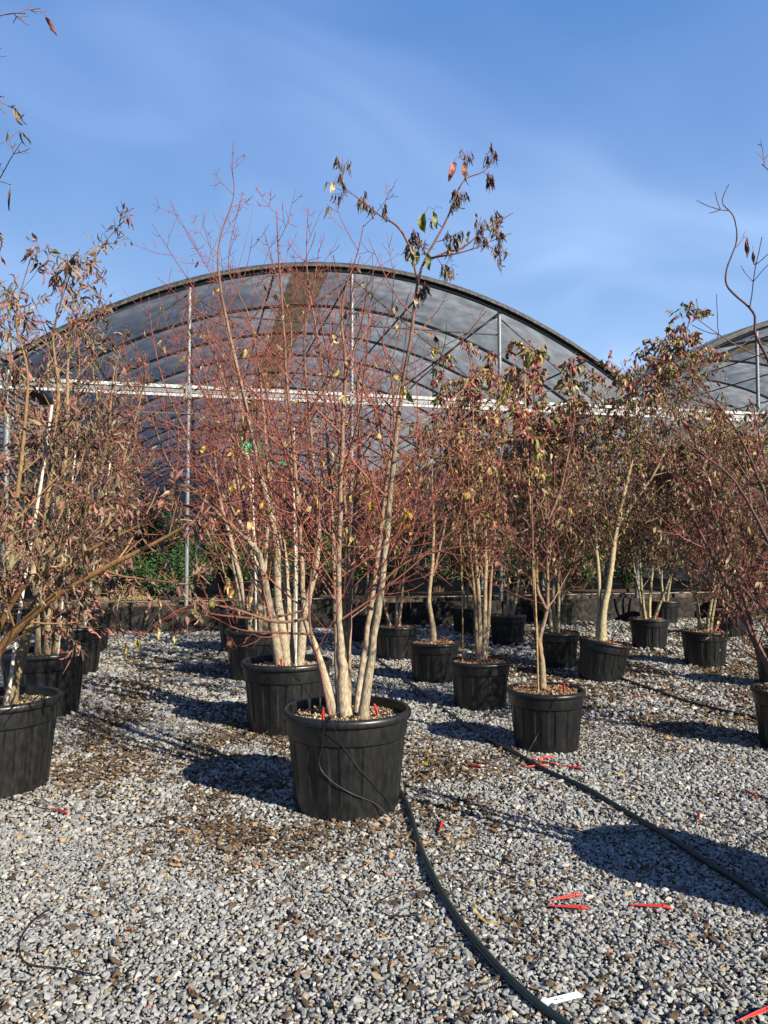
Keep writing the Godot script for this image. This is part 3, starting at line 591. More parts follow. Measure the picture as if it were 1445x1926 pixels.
func stone(sd: int) -> ArrayMesh:
	var r := RandomNumberGenerator.new()
	r.seed = sd
	var t := (1.0 + sqrt(5.0)) / 2.0
	var vs := []
	for p in [[-1, t, 0], [1, t, 0], [-1, -t, 0], [1, -t, 0], [0, -1, t], [0, 1, t], [0, -1, -t], [0, 1, -t], [t, 0, -1], [t, 0, 1], [-t, 0, -1], [-t, 0, 1]]:
		vs.append(Vector3(p[0], p[1], p[2]).normalized() * r.randf_range(0.44, 0.62))
	# broken faces: flatten what lies beyond a few random planes
	for k in 5:
		var pn := Vector3(r.randf_range(-1, 1), r.randf_range(-1, 1), r.randf_range(-1, 1)).normalized()
		var pd := r.randf_range(0.22, 0.36)
		for j in 12:
			var over: float = vs[j].dot(pn) - pd
			if over > 0.0:
				vs[j] -= pn * over
	var st := SurfaceTool.new()
	st.begin(Mesh.PRIMITIVE_TRIANGLES)
	st.set_smooth_group(-1)
	for f in [[0, 11, 5], [0, 5, 1], [0, 1, 7], [0, 7, 10], [0, 10, 11], [1, 5, 9], [5, 11, 4], [11, 10, 2], [10, 7, 6], [7, 1, 8], [3, 9, 4], [3, 4, 2], [3, 2, 6], [3, 6, 8], [3, 8, 9], [4, 9, 5], [2, 4, 11], [6, 2, 10], [8, 6, 7], [9, 8, 1]]:
		for k in [0, 2, 1]:
			st.set_color(Color.WHITE)
			st.add_vertex(vs[f[k]])
	st.generate_normals()
	return st.commit()

# a leaf one unit long along +y, folded along its midrib and curled
func leaf_shape(half: float, fold: float, curl: float, seg: int) -> ArrayMesh:
	var rows := []
	var p := Vector3.ZERO
	for j in seg + 1:
		var t := float(j) / seg
		var ang := curl * (t - 0.15)
		var w := half * maxf(pow(sin(PI * pow(t, 0.72)), 0.9) * (1.0 - 0.35 * t * t), 0.012)
		var up := Vector3(0, -sin(ang), cos(ang))
		var row := PackedVector3Array()
		var ed := up * sin(fold) * w
		var wig := 0.30 * half * sin(t * 8.0 + half * 30.0)
		row.append(p - Vector3(cos(fold) * w, 0, 0) + ed + up * wig)
		row.append(p)
		row.append(p + Vector3(cos(fold) * w, 0, 0) + ed - up * wig)
		rows.append(row)
		p += Vector3(0, cos(ang), sin(ang)) / seg
	return grid_mesh(rows, false)

func multi(parent: Node, called: String, mesh: Mesh, material: Material, buf: PackedFloat32Array) -> MultiMeshInstance3D:
	var mm := MultiMesh.new()
	mm.transform_format = MultiMesh.TRANSFORM_3D
	mm.use_colors = true
	mm.mesh = mesh
	mm.instance_count = buf.size() / 16
	mm.buffer = buf
	var o := MultiMeshInstance3D.new()
	o.name = called
	o.multimesh = mm
	o.material_override = material
	o.set_meta("kind", "stuff")
	parent.add_child(o, true)
	return o

func put_xf(buf: PackedFloat32Array, b: Basis, o: Vector3, c: Color) -> void:
	buf.append_array(PackedFloat32Array([b.x.x, b.y.x, b.z.x, o.x, b.x.y, b.y.y, b.z.y, o.y, b.x.z, b.y.z, b.z.z, o.z, c.r, c.g, c.b, 1.0]))

func stone_colour(r: RandomNumberGenerator) -> Color:
	var k := r.randf()
	var u := r.randf_range(0.74, 1.28)
	if k < 0.76:
		return Color(0.305 * u, 0.318 * u, 0.325 * u)
	if k < 0.90:
		return Color(0.48 * u, 0.47 * u, 0.44 * u)
	if k < 0.955:
		return Color(0.37 * u, 0.31 * u, 0.215 * u)
	if k < 0.965:
		return Color(0.34 * u, 0.19 * u, 0.12 * u)
	return Color(0.10 * u, 0.10 * u, 0.10 * u)

# ================================================================ ground
func litter_amount(x: float, d: float, n: FastNoiseLite) -> float:
	var v := n.get_noise_2d(x * 1.3, d * 1.0) * 0.5 + 0.5
	var a := 0.03
	# drifts of bark and leaves: beside the middle row, between the rows, and in the right-hand rows
	a += 0.85 * exp(-pow((x + 0.62 + (d - 4.0) * 0.20) / 0.42, 2.0)) * smoothstep(3.3, 4.0, d) * (1.0 - smoothstep(8.5, 11.0, d))
	a += 0.9 * exp(-pow((x + 1.55 + (d - 4.0) * 0.26) / 0.38, 2.0)) * smoothstep(4.2, 5.0, d) * (1.0 - smoothstep(8.5, 11.0, d))
	a += 1.0 * exp(-pow((x - 0.42) / 0.33, 2.0)) * exp(-pow((d - 4.9) / 0.9, 2.0))
	a += 0.7 * smoothstep(1.0, 1.8, x - (6.0 - d) * 0.1) * smoothstep(5.0, 6.5, d)
	a += 0.45 * smoothstep(7.0, 9.0, d)
	return a * 1.35 * smoothstep(0.30, 0.60, v) + 0.035 + 0.10 * smoothstep(4.5, 7.0, d)

func ground() -> void:
	var pm := PlaneMesh.new()
	pm.size = Vector2(600, 600)
	var g := part(self, "ground", pm, M.ground)
	g.set_meta("kind", "structure")
	var r := RandomNumberGenerator.new()
	r.seed = 99
	var n := FastNoiseLite.new()
	n.frequency = 0.9
	n.fractal_octaves = 4
	n.seed = 4
	var hn := FastNoiseLite.new()
	hn.frequency = 0.7
	hn.seed = 8
	var bufs := []
	for k in 6:
		bufs.append(PackedFloat32Array())
	var chips := []
	for k in 3:
		chips.append(PackedFloat32Array())
	# bands of depth: cell size, stone size
	for band in [[1.5, 4.0, 0.0140, 0.0205, 1.0], [4.0, 6.5, 0.019, 0.0255, 1.1], [6.5, 10.0, 0.030, 0.037, 1.3], [10.0, 15.6, 0.048, 0.055, 1.6]]:
		var cell: float = band[2]
		var d: float = band[0]
		while d < band[1]:
			var half: float = d * 0.5 + 1.4
			var x := -half
			if band[1] > 15.0:
				half = minf(half, 8.5)
			while x < half:
				var px := x + r.randf() * cell
				var pd := d + r.randf() * cell
				x += cell
				# the yard ends at the greenhouse wall
				if pd > 13.55 + (px + 0.577) * 0.243:
					continue
				var la := litter_amount(px, pd, n)
				if r.randf() < minf(la * 0.8, 0.9):
					var cs: float = r.randf_range(0.02, 0.06) * band[4]
					var yb := Basis(Vector3.UP, r.randf() * TAU) * Basis(Vector3.RIGHT, PI / 2 + r.randf_range(-0.5, 0.5)) * Basis(Vector3.UP, r.randf_range(-0.6, 0.6))
					var u := r.randf_range(0.5, 1.6)
					var cc := Color(0.062 * u, 0.041 * u, 0.024 * u)
					if r.randf() < 0.12:
						cc = Color(0.17 * u, 0.115 * u, 0.058 * u)
					put_xf(chips[r.randi() % 3], yb.scaled(Vector3.ONE * cs), Vector3(px, 0.012 + r.randf() * 0.008, -pd), cc)
					if r.randf() < la * 0.5:
						continue
				var s: float = band[3] * (r.randf_range(0.42, 1.15) if r.randf() < 0.9 else r.randf_range(1.1, 1.75))
				var bs := Basis.from_euler(Vector3(r.randf_range(-0.5, 0.5), r.randf() * TAU, r.randf_range(-0.5, 0.5))) * Basis.from_scale(Vector3(s * r.randf_range(0.9, 1.65), s * r.randf_range(0.42, 0.85), s * r.randf_range(0.7, 1.05)))
				put_xf(bufs[r.randi() % 6], bs, Vector3(px, s * 0.18 + 0.003 + 0.006 * r.randf() + 0.007 * hn.get_noise_2d(px * 3.0, pd * 3.0), -pd), stone_colour(r))
			d += cell
	var gv := Node3D.new()
	gv.name = "gravel"
	gv.set_meta("kind", "stuff")
	gv.set_meta("label", "grey crushed stone covering the nursery yard")
	gv.set_meta("category", "gravel")
	add_child(gv)
	for k in 6:
		multi(gv, "stones", stone_meshes[k], M.stone, bufs[k])
	var lt := Node3D.new()
	lt.name = "bark_litter"
	lt.set_meta("kind", "stuff")
	lt.set_meta("label", "brown bark chips and dead leaves strewn over the gravel")
	lt.set_meta("category", "litter")
	add_child(lt)
	for k in 3:
		multi(lt, "chips", chip_meshes[k], M.chip, chips[k])

# ================================================================ greenhouse
func arch_y(s: float) -> float:
	return PEAK - 0.0625 * s * s

func greenhouse() -> void:
	var g := thing("greenhouse", "long arched film greenhouse with steel posts and white rail behind the yard", "greenhouse", Vector3(-0.577, 0, -13.66))
	g.rotation.y = asin(0.236)
	var bays := 16
	for sp in [-1, 0, 1]:
		var off: float = sp * SPAN * 2.0
		for b in bays + 1:
			var z := -b * BAY
			var pts := []
			for k in 33:
				var s := lerpf(-SPAN, SPAN, k / 32.0)
				pts.append(Vector3(off + s, arch_y(s) - 0.05, z))
			var a := Acc.new()
			var pp := PackedVector3Array(pts)
			var rr := PackedFloat32Array()
			rr.resize(33)
			rr.fill(0.034)
			tube(a, pp, rr, 6, PackedColorArray([Color.WHITE]))
			part(g, "arch", commit(a), M.galvanised)
			if b < bays:
				# film of one bay, blown up a little between its arches
				for side in [[-SPAN, -1.05, 18], [-0.40, SPAN, 24]]:
					var rows := []
					for j in 7:
						var row := PackedVector3Array()
						var t := j / 6.0
						for k in side[2] + 1:
							var s := lerpf(side[0], side[1], float(k) / side[2])
							var free := minf(1.0, minf(absf(s + 1.05), absf(s + 0.40)) / 0.5)
							var bulge := free * ((0.13 + 0.03 * sin(s * 2.3 + b * 1.7)) * sin(PI * t) * (1.0 - pow(absf(s) / SPAN, 4.0)) + 0.012 * sin(s * 9.0 + b * 3.0 + t * 4.0) * sin(PI * t))
							var slope := Vector2(0.125 * s, 1.0).normalized()
							row.append(Vector3(off + s + slope.x * bulge, arch_y(s) + slope.y * bulge - 0.01, z - t * BAY))
						rows.append(row)
					part(g, "roof_film", grid_mesh(rows, false), M.film)
				# darker strip beside the ridge
				var rows2 := []
				for j in 3:
					var row := PackedVector3Array()
					for k in 7:
						var s := lerpf(-1.06, -0.39, k / 6.0)
						row.append(Vector3(off + s, arch_y(s) - 0.012, z - j / 2.0 * BAY))
					rows2.append(row)
				part(g, "ridge_vent", grid_mesh(rows2, false), M.brown_film)
		# front edge channel of the film
		for e in [[0.055, 0.02, 0.10, "dark_channel"], [0.024, 0.10, 0.06, "weathered"]]:
			var aa := Acc.new()
			var rows3 := []
			for k in 41:
				var s := lerpf(-SPAN, SPAN, k / 40.0)
				var nrm := Vector2(0.125 * s, 1.0).normalized()
				var c: Vector2 = Vector2(off + s, arch_y(s)) + nrm * (e[0] - 0.03)
				var t: float = e[0] * 0.9
				var hh: float = e[2]
				var row := PackedVector3Array()
				for q in [[-t, e[1]], [t, e[1]], [t, e[1] - hh], [-t, e[1] - hh], [-t, e[1]]]:
					row.append(Vector3(c.x + nrm.x * q[0], c.y + nrm.y * q[0], q[1] + 0.05))
				rows3.append(row)
			grid_mesh(rows3, false, aa)
			part(g, "roof_edge", commit(aa), M[e[3]])
		# gable posts
		for s in [-2.83, 0.0, 2.83]:
			part(g, "post", rod(Vector3(off + s, 0.40, 0.0), Vector3(off + s, arch_y(s) - 0.06, 0.0), 0.036, 10), M.galvanised)
		# bracing of the gable and collar tie
		for s in [[-2.83, 0.0], [2.83, 0.0], [-2.83, -5.0], [2.83, 5.0]]:
			part(g, "brace", rod(Vector3(off + s[0], RAIL + 0.1, -0.05), Vector3(off + s[1], arch_y(s[1]) - 0.15, -0.05), 0.012, 6), M.dark_channel)
			part(g, "brace", rod(Vector3(off + s[0], arch_y(s[0]) - 0.15, -0.08), Vector3(off + s[1], RAIL + 0.1, -0.08), 0.012, 6), M.dark_channel)
		part(g, "collar_tie", rod(Vector3(off - 2.83, 5.42, -0.04), Vector3(off + 2.83, 5.42, -0.04), 0.014, 6), M.dark_channel)
		# purlins along the roof, and lines of inner posts and ties
		for s in [-4.6, -2.83, -1.4, 0.0, 1.4, 2.83, 4.6]:
			part(g, "purlin", rod(Vector3(off + s, arch_y(s) - 0.10, 0), Vector3(off + s, arch_y(s) - 0.10, -bays * BAY), 0.02, 6), M.galvanised)
		for b in range(2, bays, 2):
			part(g, "tie_bar", rod(Vector3(off - SPAN, RAIL, -b * BAY), Vector3(off + SPAN, RAIL, -b * BAY), 0.022, 6), M.galvanised)
			for s in [-2.83, 2.83]:
				part(g, "brace", rod(Vector3(off + s, RAIL, -b * BAY), Vector3(off + s, arch_y(s) - 0.1, -b * BAY), 0.016, 6), M.galvanised)
		# far gable
		var rows4 := []
		for j in 2:
			var row := PackedVector3Array()
			for k in 25:
				var s := lerpf(-SPAN, SPAN, k / 24.0)
				row.append(Vector3(off + s, 0.0 if j == 0 else arch_y(s) - 0.08, -bays * BAY - 0.1))
			rows4.append(row)
		part(g, "end_sheet", grid_mesh(rows4, false), M.film)
		var ab := Acc.new()
		for k in 21:
			var s := lerpf(-SPAN + 0.1, SPAN - 0.1, k / 20.0)
			tube(ab, PackedVector3Array([Vector3(off + s, 0, -bays * BAY - 0.02), Vector3(off + s, arch_y(s) - 0.1, -bays * BAY - 0.02)]), PackedFloat32Array([0.03, 0.03]), 4, PackedColorArray([Color.WHITE]))
		for k in 12:
			var y := 0.4 + k * 0.34
			tube(ab, PackedVector3Array([Vector3(off - SPAN, y, -bays * BAY), Vector3(off + SPAN, y, -bays * BAY)]), PackedFloat32Array([0.025, 0.025]), 4, PackedColorArray([Color.WHITE]))
		var gb := part(g, "glazing_bars", commit(ab), M.galvanised)
		gb.set_meta("kind", "stuff")
	# valleys: gutter and posts
	for v in [-3, -1, 1, 3]:
		var x: float = v * SPAN
		part(g, "gutter", bar(Vector3(0.24, 0.10, bays * BAY)), M.galvanised, Transform3D(Basis(), Vector3(x, 4.34, -bays * BAY / 2.0)))
		for b in range(0, bays + 1, 2):
			part(g, "post", rod(Vector3(x, 0.0 if b > 0 else 0.40, -b * BAY), Vector3(x, 4.30, -b * BAY), 0.05, 8), M.galvanised)
	for x in [-3.0 * SPAN - 0.05, 3.0 * SPAN + 0.05]:
		part(g, "side_sheet", bar(Vector3(0.02, 4.1, bays * BAY)), M.film, Transform3D(Basis(), Vector3(x, 2.05, -bays * BAY / 2.0)))
	# the white double rail across the front, with a wire under it
	for q in [[RAIL + 0.10, 0.055], [RAIL - 0.045, 0.045]]:
		part(g, "rail", bar(Vector3(SPAN * 6.0, q[1], 0.05)), M.white_steel, Transform3D(Basis(), Vector3(0, q[0], 0.075)))
	for k in 13:
		var bx := -SPAN * 3.0 + k * 2.83
		part(g, "bracket", bar(Vector3(0.10, 0.26, 0.012)), M.galvanised, Transform3D(Basis(), Vector3(bx, RAIL + 0.03, 0.107)))
		for by in [-0.08, 0.14]:
			part(g, "bolt", rod(Vector3(bx, RAIL + by, 0.112), Vector3(bx, RAIL + by, 0.125), 0.014, 6), M.weathered)
	part(g, "rail_web", bar(Vector3(SPAN * 6.0, 0.07, 0.03)), M.galvanised, Transform3D(Basis(), Vector3(0, RAIL + 0.03, 0.06)))
	part(g, "tie_wire", rod(Vector3(-SPAN * 3.0, 3.68, 0.05), Vector3(SPAN * 3.0, 3.68, 0.05), 0.008, 5), M.galvanised)
	part(g, "water_pipe", rod(Vector3(-SPAN * 3.0, 0.50, -0.25), Vector3(SPAN * 3.0, 0.50, -0.25), 0.009, 6), M.galvanised)
	# low wall the posts stand on
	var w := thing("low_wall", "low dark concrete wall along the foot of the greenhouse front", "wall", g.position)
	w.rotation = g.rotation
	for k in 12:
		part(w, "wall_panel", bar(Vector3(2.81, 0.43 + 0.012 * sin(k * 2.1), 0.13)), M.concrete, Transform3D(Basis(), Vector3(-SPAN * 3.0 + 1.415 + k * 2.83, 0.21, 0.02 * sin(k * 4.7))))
	# floor inside
	var fl := part(self, "greenhouse_floor", bar(Vector3(SPAN * 6.0 - 0.2, 0.02, bays * BAY)), M.membrane, Transform3D(g.basis, g.position + g.basis * Vector3(0, 0.006, -bays * BAY / 2.0 - 0.1)))
	fl.set_meta("kind", "structure")
	# timber beds with dark shrubs
	var names := ["first", "second", "third", "fourth", "fifth", "sixth", "seventh", "eighth", "ninth"]
	var xs := [-6.3, -4.9, -3.4, -1.9, -0.3, 1.3, 3.0, 4.7, 6.6]
	for k in 9:
		var o := shrub(g.position + g.basis * Vector3(xs[k], 0.4, -2.3 - 0.5 * sin(k * 3.0)), 1.3 + 0.35 * sin(k * 2.3), 40 + k)
		tag(o, "%s dark evergreen shrub from the left, standing in the timber bed inside the greenhouse" % names[k], "shrub", "evergreen shrubs inside the greenhouse")
	var xs2 := [-7.0, -5.0, -3.0, -0.9, 1.2, 3.3, 5.4, 7.6]
	for k in 8:
		var o := shrub(g.position + g.basis * Vector3(xs2[k], 0.0, -5.6 - 0.4 * sin(k * 2.0)), 2.3 + 0.4 * sin(k * 1.7), 70 + k)
		tag(o, "%s tall dark evergreen from the left in the rear row inside the greenhouse" % names[k], "shrub", "tall evergreens at the back of the greenhouse mouth")
	var xs3 := [-9.0, -6.6, -4.2, -1.8, 0.8, 3.4, 6.2]
	for k in 7:
		var o := shrub(g.position + g.basis * Vector3(xs3[k], 0.0, -11.5 - 0.5 * sin(k * 2.6)), 3.1 + 0.4 * sin(k * 2.9), 90 + k)
		tag(o, "%s evergreen from the left in the third, tallest row deep inside the greenhouse" % names[k], "shrub", "tallest evergreens deep inside the greenhouse")
	var bed := thing("timber_bed", "weathered timber bed behind the low wall in the greenhouse mouth", "planter", g.position + g.basis * Vector3(0, 0, -1.5))
	bed.rotation = g.rotation
	for k in 8:
		for j in 2:
			part(bed, "board", bar(Vector3(2.0, 0.2, 0.05)), M.old_timber, Transform3D(Basis(Vector3.UP, 0.004 * sin(k * 5.0)), Vector3(-7.2 + k * 2.02, 0.13 + j * 0.208, 0.012 * sin(k * 3.1 + j))))
	part(bed, "soil", bar(Vector3(16.0, 0.36, 2.2)), M.soil, Transform3D(Basis(), Vector3(-0.1, 0.19, -1.15)))
	var hp := thing("straw_heap", "small heap of dry straw on the timber bed at the left", "straw", g.position + g.basis * Vector3(-3.95, 0.37, -1.85))
	var sa := Acc.new()
	var r := RandomNumberGenerator.new()
	r.seed = 3
	for k in 420:
		var q := Vector3(r.randfn(0, 0.28), 0, r.randfn(0, 0.16))
		q.y = maxf(0.0, 0.36 * exp(-q.x * q.x * 6.0 - q.z * q.z * 14.0)) * r.randf()
		var d := Vector3(r.randf_range(-1, 1), r.randf_range(-0.5, 0.35), r.randf_range(-1, 1)).normalized() * r.randf_range(0.06, 0.16)
		tube(sa, PackedVector3Array([q - d, q + d + Vector3(0, -0.02, 0)]), PackedFloat32Array([0.004, 0.003]), 3, PackedColorArray([Color.WHITE]))
	part(hp, "straw", commit(sa), M.straw).set_meta("kind", "stuff")

func shrub(where: Vector3, h: float, sd: int) -> Node3D:
	var o := Node3D.new()
	o.name = numbered("evergreen_shrub")
	o.position = where
	add_child(o)
	var r := RandomNumberGenerator.new()
	r.seed = sd
	var a := Acc.new()
	var buf := PackedFloat32Array()
	for k in (26 if h < 1.9 else (44 if h < 2.75 else 75)):
		var az := r.randf() * TAU
		var tip := Vector3(cos(az) * r.randf_range(0.1, 0.85) * maxf(1.0, h * 0.48), h * r.randf_range(0.3, 1.0), sin(az) * r.randf_range(0.1, 0.6))
		var mid := tip * 0.5 + Vector3(0, h * 0.1, 0)
		tube(a, PackedVector3Array([Vector3(0, -0.03, 0), mid, tip]), PackedFloat32Array([0.012, 0.007, 0.003]), 4, PackedColorArray([Color(0.08, 0.06, 0.04)]))
		for j in 70:
			var c := mid.lerp(tip, r.randf_range(0.0, 1.1)) + Vector3(r.randfn(0, 0.09), r.randfn(0, 0.08), r.randfn(0, 0.09))
			var s := r.randf_range(0.05, 0.10)
			var bs := Basis.from_euler(Vector3(r.randf() * TAU, r.randf() * TAU, r.randf() * TAU)).scaled(Vector3.ONE * s)
			var u := r.randf_range(0.6, 1.4)
			put_xf(buf, bs, c, Color(0.03 * u, 0.07 * u, 0.022 * u))
	part(o, "stem", commit(a), M.twig)
	multi(o, "foliage", leaf_meshes[3], M.leaf, buf)
	return o

# ================================================================ pots
func pot_meshes(rad: float, h: float) -> Dictionary:
	var lip := rad * 0.125      # height of the rolled rim
	var a := Acc.new()
	var rt := rad * 0.945       # wall under the rim
	var rc := rad * 0.915       # wall at the foot of the collar
	var rb := rad * 0.80        # foot
	var yc := h * 0.735
	lathe_strip(a, [Vector2(rb - 0.012, 0.0), Vector2(rb - 0.003, 0.004), Vector2(rb, 0.012)], 128)
	var body := []
	for j in 9:
		var t := j / 8.0
		body.append(Vector2(lerpf(rb, rc - 0.004, t), lerpf(0.012, yc - 0.004, t)))
	lathe_strip(a, body, 384, 0.0075)
	lathe_strip(a, [Vector2(rc - 0.012, yc - 0.004), Vector2(rc + 0.001, yc), Vector2(rc + 0.003, yc + 0.004)], 128)
	lathe_strip(a, [Vector2(rc + 0.003, yc + 0.004), Vector2(lerpf(rc, rt, 0.5) + 0.003, lerpf(yc, h - lip, 0.5)), Vector2(rt, h - lip * 0.9)], 128)
	# inside
	lathe_strip(a, [Vector2(rt - 0.012, h - 0.006), Vector2(rt - 0.022, h * 0.75)], 96)
	var b := Acc.new()
	lathe_strip(b, [Vector2(rt - 0.002, h - lip * 0.92), Vector2(rad - 0.010, h - lip), Vector2(rad - 0.003, h - lip + 0.003), Vector2(rad - 0.001, h - lip * 0.8), Vector2(rad, h - lip * 0.4), Vector2(rad - 0.004, h - 0.010), Vector2(rad - 0.011, h - 0.002), Vector2(rad - 0.020, h), Vector2(rt - 0.008, h - 0.004), Vector2(rt - 0.012, h - 0.012)], 128)
	# soil
	var n := FastNoiseLite.new()
	n.frequency = 6.0
	n.seed = 2
	var rows := []
	for j in 9:
		var row := PackedVector3Array()
		var q := (rt - 0.018) * j / 8.0
		for k in 48:
			var th := TAU * k / 48.0
			var x := cos(th) * q
			var z := sin(th) * q
			row.append(Vector3(x, 0.014 * n.get_noise_2d(x, z) + 0.02 * (1.0 - j / 8.0) - 0.012, z))
		rows.append(row)
	return {"wall": commit(a), "rim": commit(b), "soil": grid_mesh(rows, true), "inner": rt - 0.03}

func topping(inner: float, gritty: bool, sd: int) -> Array:
	var r := RandomNumberGenerator.new()
	r.seed = sd
	var stones := PackedFloat32Array()
	var chips := PackedFloat32Array()
	for k in (1500 if gritty else 260):
		var q := sqrt(r.randf()) * inner
		var th := r.randf() * TAU
		var s := r.randf_range(0.008, 0.018)
		var u := r.randf_range(0.6, 1.3)
		var c := Color(0.42 * u, 0.34 * u, 0.22 * u)
		if r.randf() < 0.35:
			c = Color(0.10 * u, 0.065 * u, 0.04 * u)
		if r.randf() < 0.15:
			c = Color(0.6 * u, 0.56 * u, 0.47 * u)
		if not gritty and r.randf() < 0.6:
			c = Color(0.17 * u, 0.10 * u, 0.055 * u)
		put_xf(stones, Basis.from_euler(Vector3(r.randf() * 6, r.randf() * 6, 0)).scaled(Vector3.ONE * s), Vector3(cos(th) * q, 0.004 + 0.016 * (1.0 - q / inner) + r.randf() * 0.007, sin(th) * q), c)
	for k in (260 if gritty else 900):
		var q := sqrt(r.randf()) * inner
		var th := r.randf() * TAU
		var u := r.randf_range(0.5, 1.5)
		var c := Color(0.15 * u, 0.085 * u, 0.045 * u)
		if r.randf() < 0.25:
			c = Color(0.32 * u, 0.21 * u, 0.11 * u)
		put_xf(chips, (Basis(Vector3.UP, r.randf() * TAU) * Basis(Vector3.RIGHT, PI / 2 + r.randf_range(-0.6, 0.6))).scaled(Vector3.ONE * r.randf_range(0.015, 0.045)), Vector3(cos(th) * q, 0.008 + 0.016 * (1.0 - q / inner) + r.randf() * 0.012, sin(th) * q), c)
	return [stones, chips]

func pots() -> void:
	var kinds := {"B": pot_meshes(0.36, 0.54), "S": pot_meshes(0.28, 0.42)}
	var tops := {"B": topping(kinds.B.inner, true, 5), "S": topping(kinds.S.inner, false, 6)}
	for p in POTS:
		var k: Dictionary = kinds[p.size]
		var o := thing("nursery_pot", p.label, "plant pot", Vector3(p.x, 0.006, -p.d), "black nursery pots standing in rows")
		o.rotation = Vector3(0, p.yaw, p.tilt)
		part(o, "wall", k.wall, M.plastic if p.size == "B" else M.fresh_plastic)
		part(o, "rim", k.rim, M.plastic if p.size == "B" else M.fresh_plastic)
		var s := part(o, "soil", k.soil, M.soil, Transform3D(Basis(), Vector3(0, SOIL[p.size], 0)))
		if p.size == "B":
			s.set_meta("label", "pale grit and bark on the soil")
		multi(s, "grit", stone_meshes[1], M.stone, tops[p.size][0])
		multi(s, "bark_chips", chip_meshes[1], M.chip, tops[p.size][1])

func pot_of(id: String) -> Dictionary:
	for p in POTS:
		if p.id == id:
			return p
	return {}

# ================================================================ trees
var SPEC := {
	"bare": {"bark": Color(0.310, 0.258, 0.185), "mid": Color(0.185, 0.105, 0.070), "twig": Color(0.175, 0.047, 0.034), "start": 0.20, "gap": 0.105, "len": 1.30, "angle": 1.0, "up": 0.13, "wob": 0.13, "skip": 0.54, "space": [0, 0.17, 0.13], "lv": 3, "leaf": 0.045, "size": 0.065, "leaves": [2, 3, 0], "cols": [Color(0.380, 0.289, 0.129), Color(0.380, 0.251, 0.038), Color(0.342, 0.281, 0.167), Color(0.182, 0.182, 0.053), Color(0.167, 0.068, 0.038)]},
	"curl": {"bark": Color(0.228, 0.179, 0.106), "mid": Color(0.230, 0.145, 0.068), "twig": Color(0.150, 0.085, 0.050), "start": 0.15, "gap": 0.12, "len": 0.92, "angle": 0.85, "up": 0.12, "wob": 0.14, "lv": 3, "leaf": 0.85, "skip": 0.42, "space": [0, 0.16, 0.13], "size": 0.096, "leaves": [0, 1, 0, 2], "cols": [Color(0.165, 0.072, 0.060), Color(0.160, 0.115, 0.080), Color(0.240, 0.095, 0.085), Color(0.120, 0.110, 0.050), Color(0.050, 0.032, 0.028), Color(0.210, 0.160, 0.105), Color(0.130, 0.065, 0.052), Color(0.170, 0.085, 0.068)]},
	"thin": {"bark": Color(0.274, 0.213, 0.137), "mid": Color(0.190, 0.114, 0.076), "twig": Color(0.129, 0.042, 0.034), "start": 0.27, "gap": 0.09, "len": 0.84, "angle": 0.78, "up": 0.16, "wob": 0.13, "lv": 3, "leaf": 0.42, "space": [0, 0.13, 0.10], "size": 0.072, "leaves": [2, 0, 2, 3], "cols": [Color(0.170, 0.055, 0.042), Color(0.120, 0.105, 0.040), Color(0.130, 0.070, 0.045), Color(0.290, 0.220, 0.060), Color(0.080, 0.090, 0.030), Color(0.220, 0.150, 0.090), Color(0.190, 0.080, 0.065)]},
	"leafy": {"bark": Color(0.319, 0.274, 0.167), "mid": Color(0.182, 0.129, 0.076), "twig": Color(0.135, 0.060, 0.045), "start": 0.24, "gap": 0.075, "len": 1.35, "angle": 1.0, "up": 0.10, "wob": 0.15, "lv": 3, "skip": 0.40, "leaf": 0.80, "space": [0, 0.12, 0.09], "size": 0.066, "leaves": [2, 0, 2, 3, 1], "cols": [Color(0.150, 0.110, 0.065), Color(0.075, 0.095, 0.030), Color(0.165, 0.080, 0.060), Color(0.250, 0.185, 0.120), Color(0.150, 0.160, 0.050), Color(0.075, 0.055, 0.036), Color(0.200, 0.095, 0.075), Color(0.250, 0.215, 0.070), Color(0.120, 0.075, 0.050), Color(0.190, 0.075, 0.060)]},
	"rust": {"bark": Color(0.152, 0.084, 0.068), "mid": Color(0.144, 0.057, 0.046), "twig": Color(0.129, 0.034, 0.030), "start": 0.12, "gap": 0.11, "len": 0.85, "angle": 0.75, "up": 0.12, "wob": 0.13, "lv": 3, "leaf": 0.34, "size": 0.085, "leaves": [0, 2, 4], "cols": [Color(0.190, 0.070, 0.055), Color(0.150, 0.090, 0.060), Color(0.250, 0.190, 0.120), Color(0.110, 0.120, 0.045), Color(0.200, 0.150, 0.070)]},
	"edge": {"bark": Color(0.099, 0.065, 0.053), "mid": Color(0.091, 0.049, 0.042), "twig": Color(0.091, 0.042, 0.038), "start": 0.30, "gap": 0.22, "len": 0.62, "angle": 0.80, "up": 0.10, "wob": 0.12, "lv": 2, "leaf": 0.05, "size": 0.07, "leaves": [2], "cols": [Color(0.152, 0.046, 0.038), Color(0.114, 0.091, 0.038)]},
}

class Growth:
	var spec := {}
	var acc := Acc.new()
	var leaves := []     # [basis, origin, colour, variant]
	var leafiness := 0.0
	var sides := 3
	var r := RandomNumberGenerator.new()

func shade_of(sp: Dictionary, rad: float) -> Color:
	var t: Color = sp.twig
	return t.lerp(sp.mid, smoothstep(0.003, 0.009, rad)).lerp(sp.bark, smoothstep(0.009, 0.021, rad))

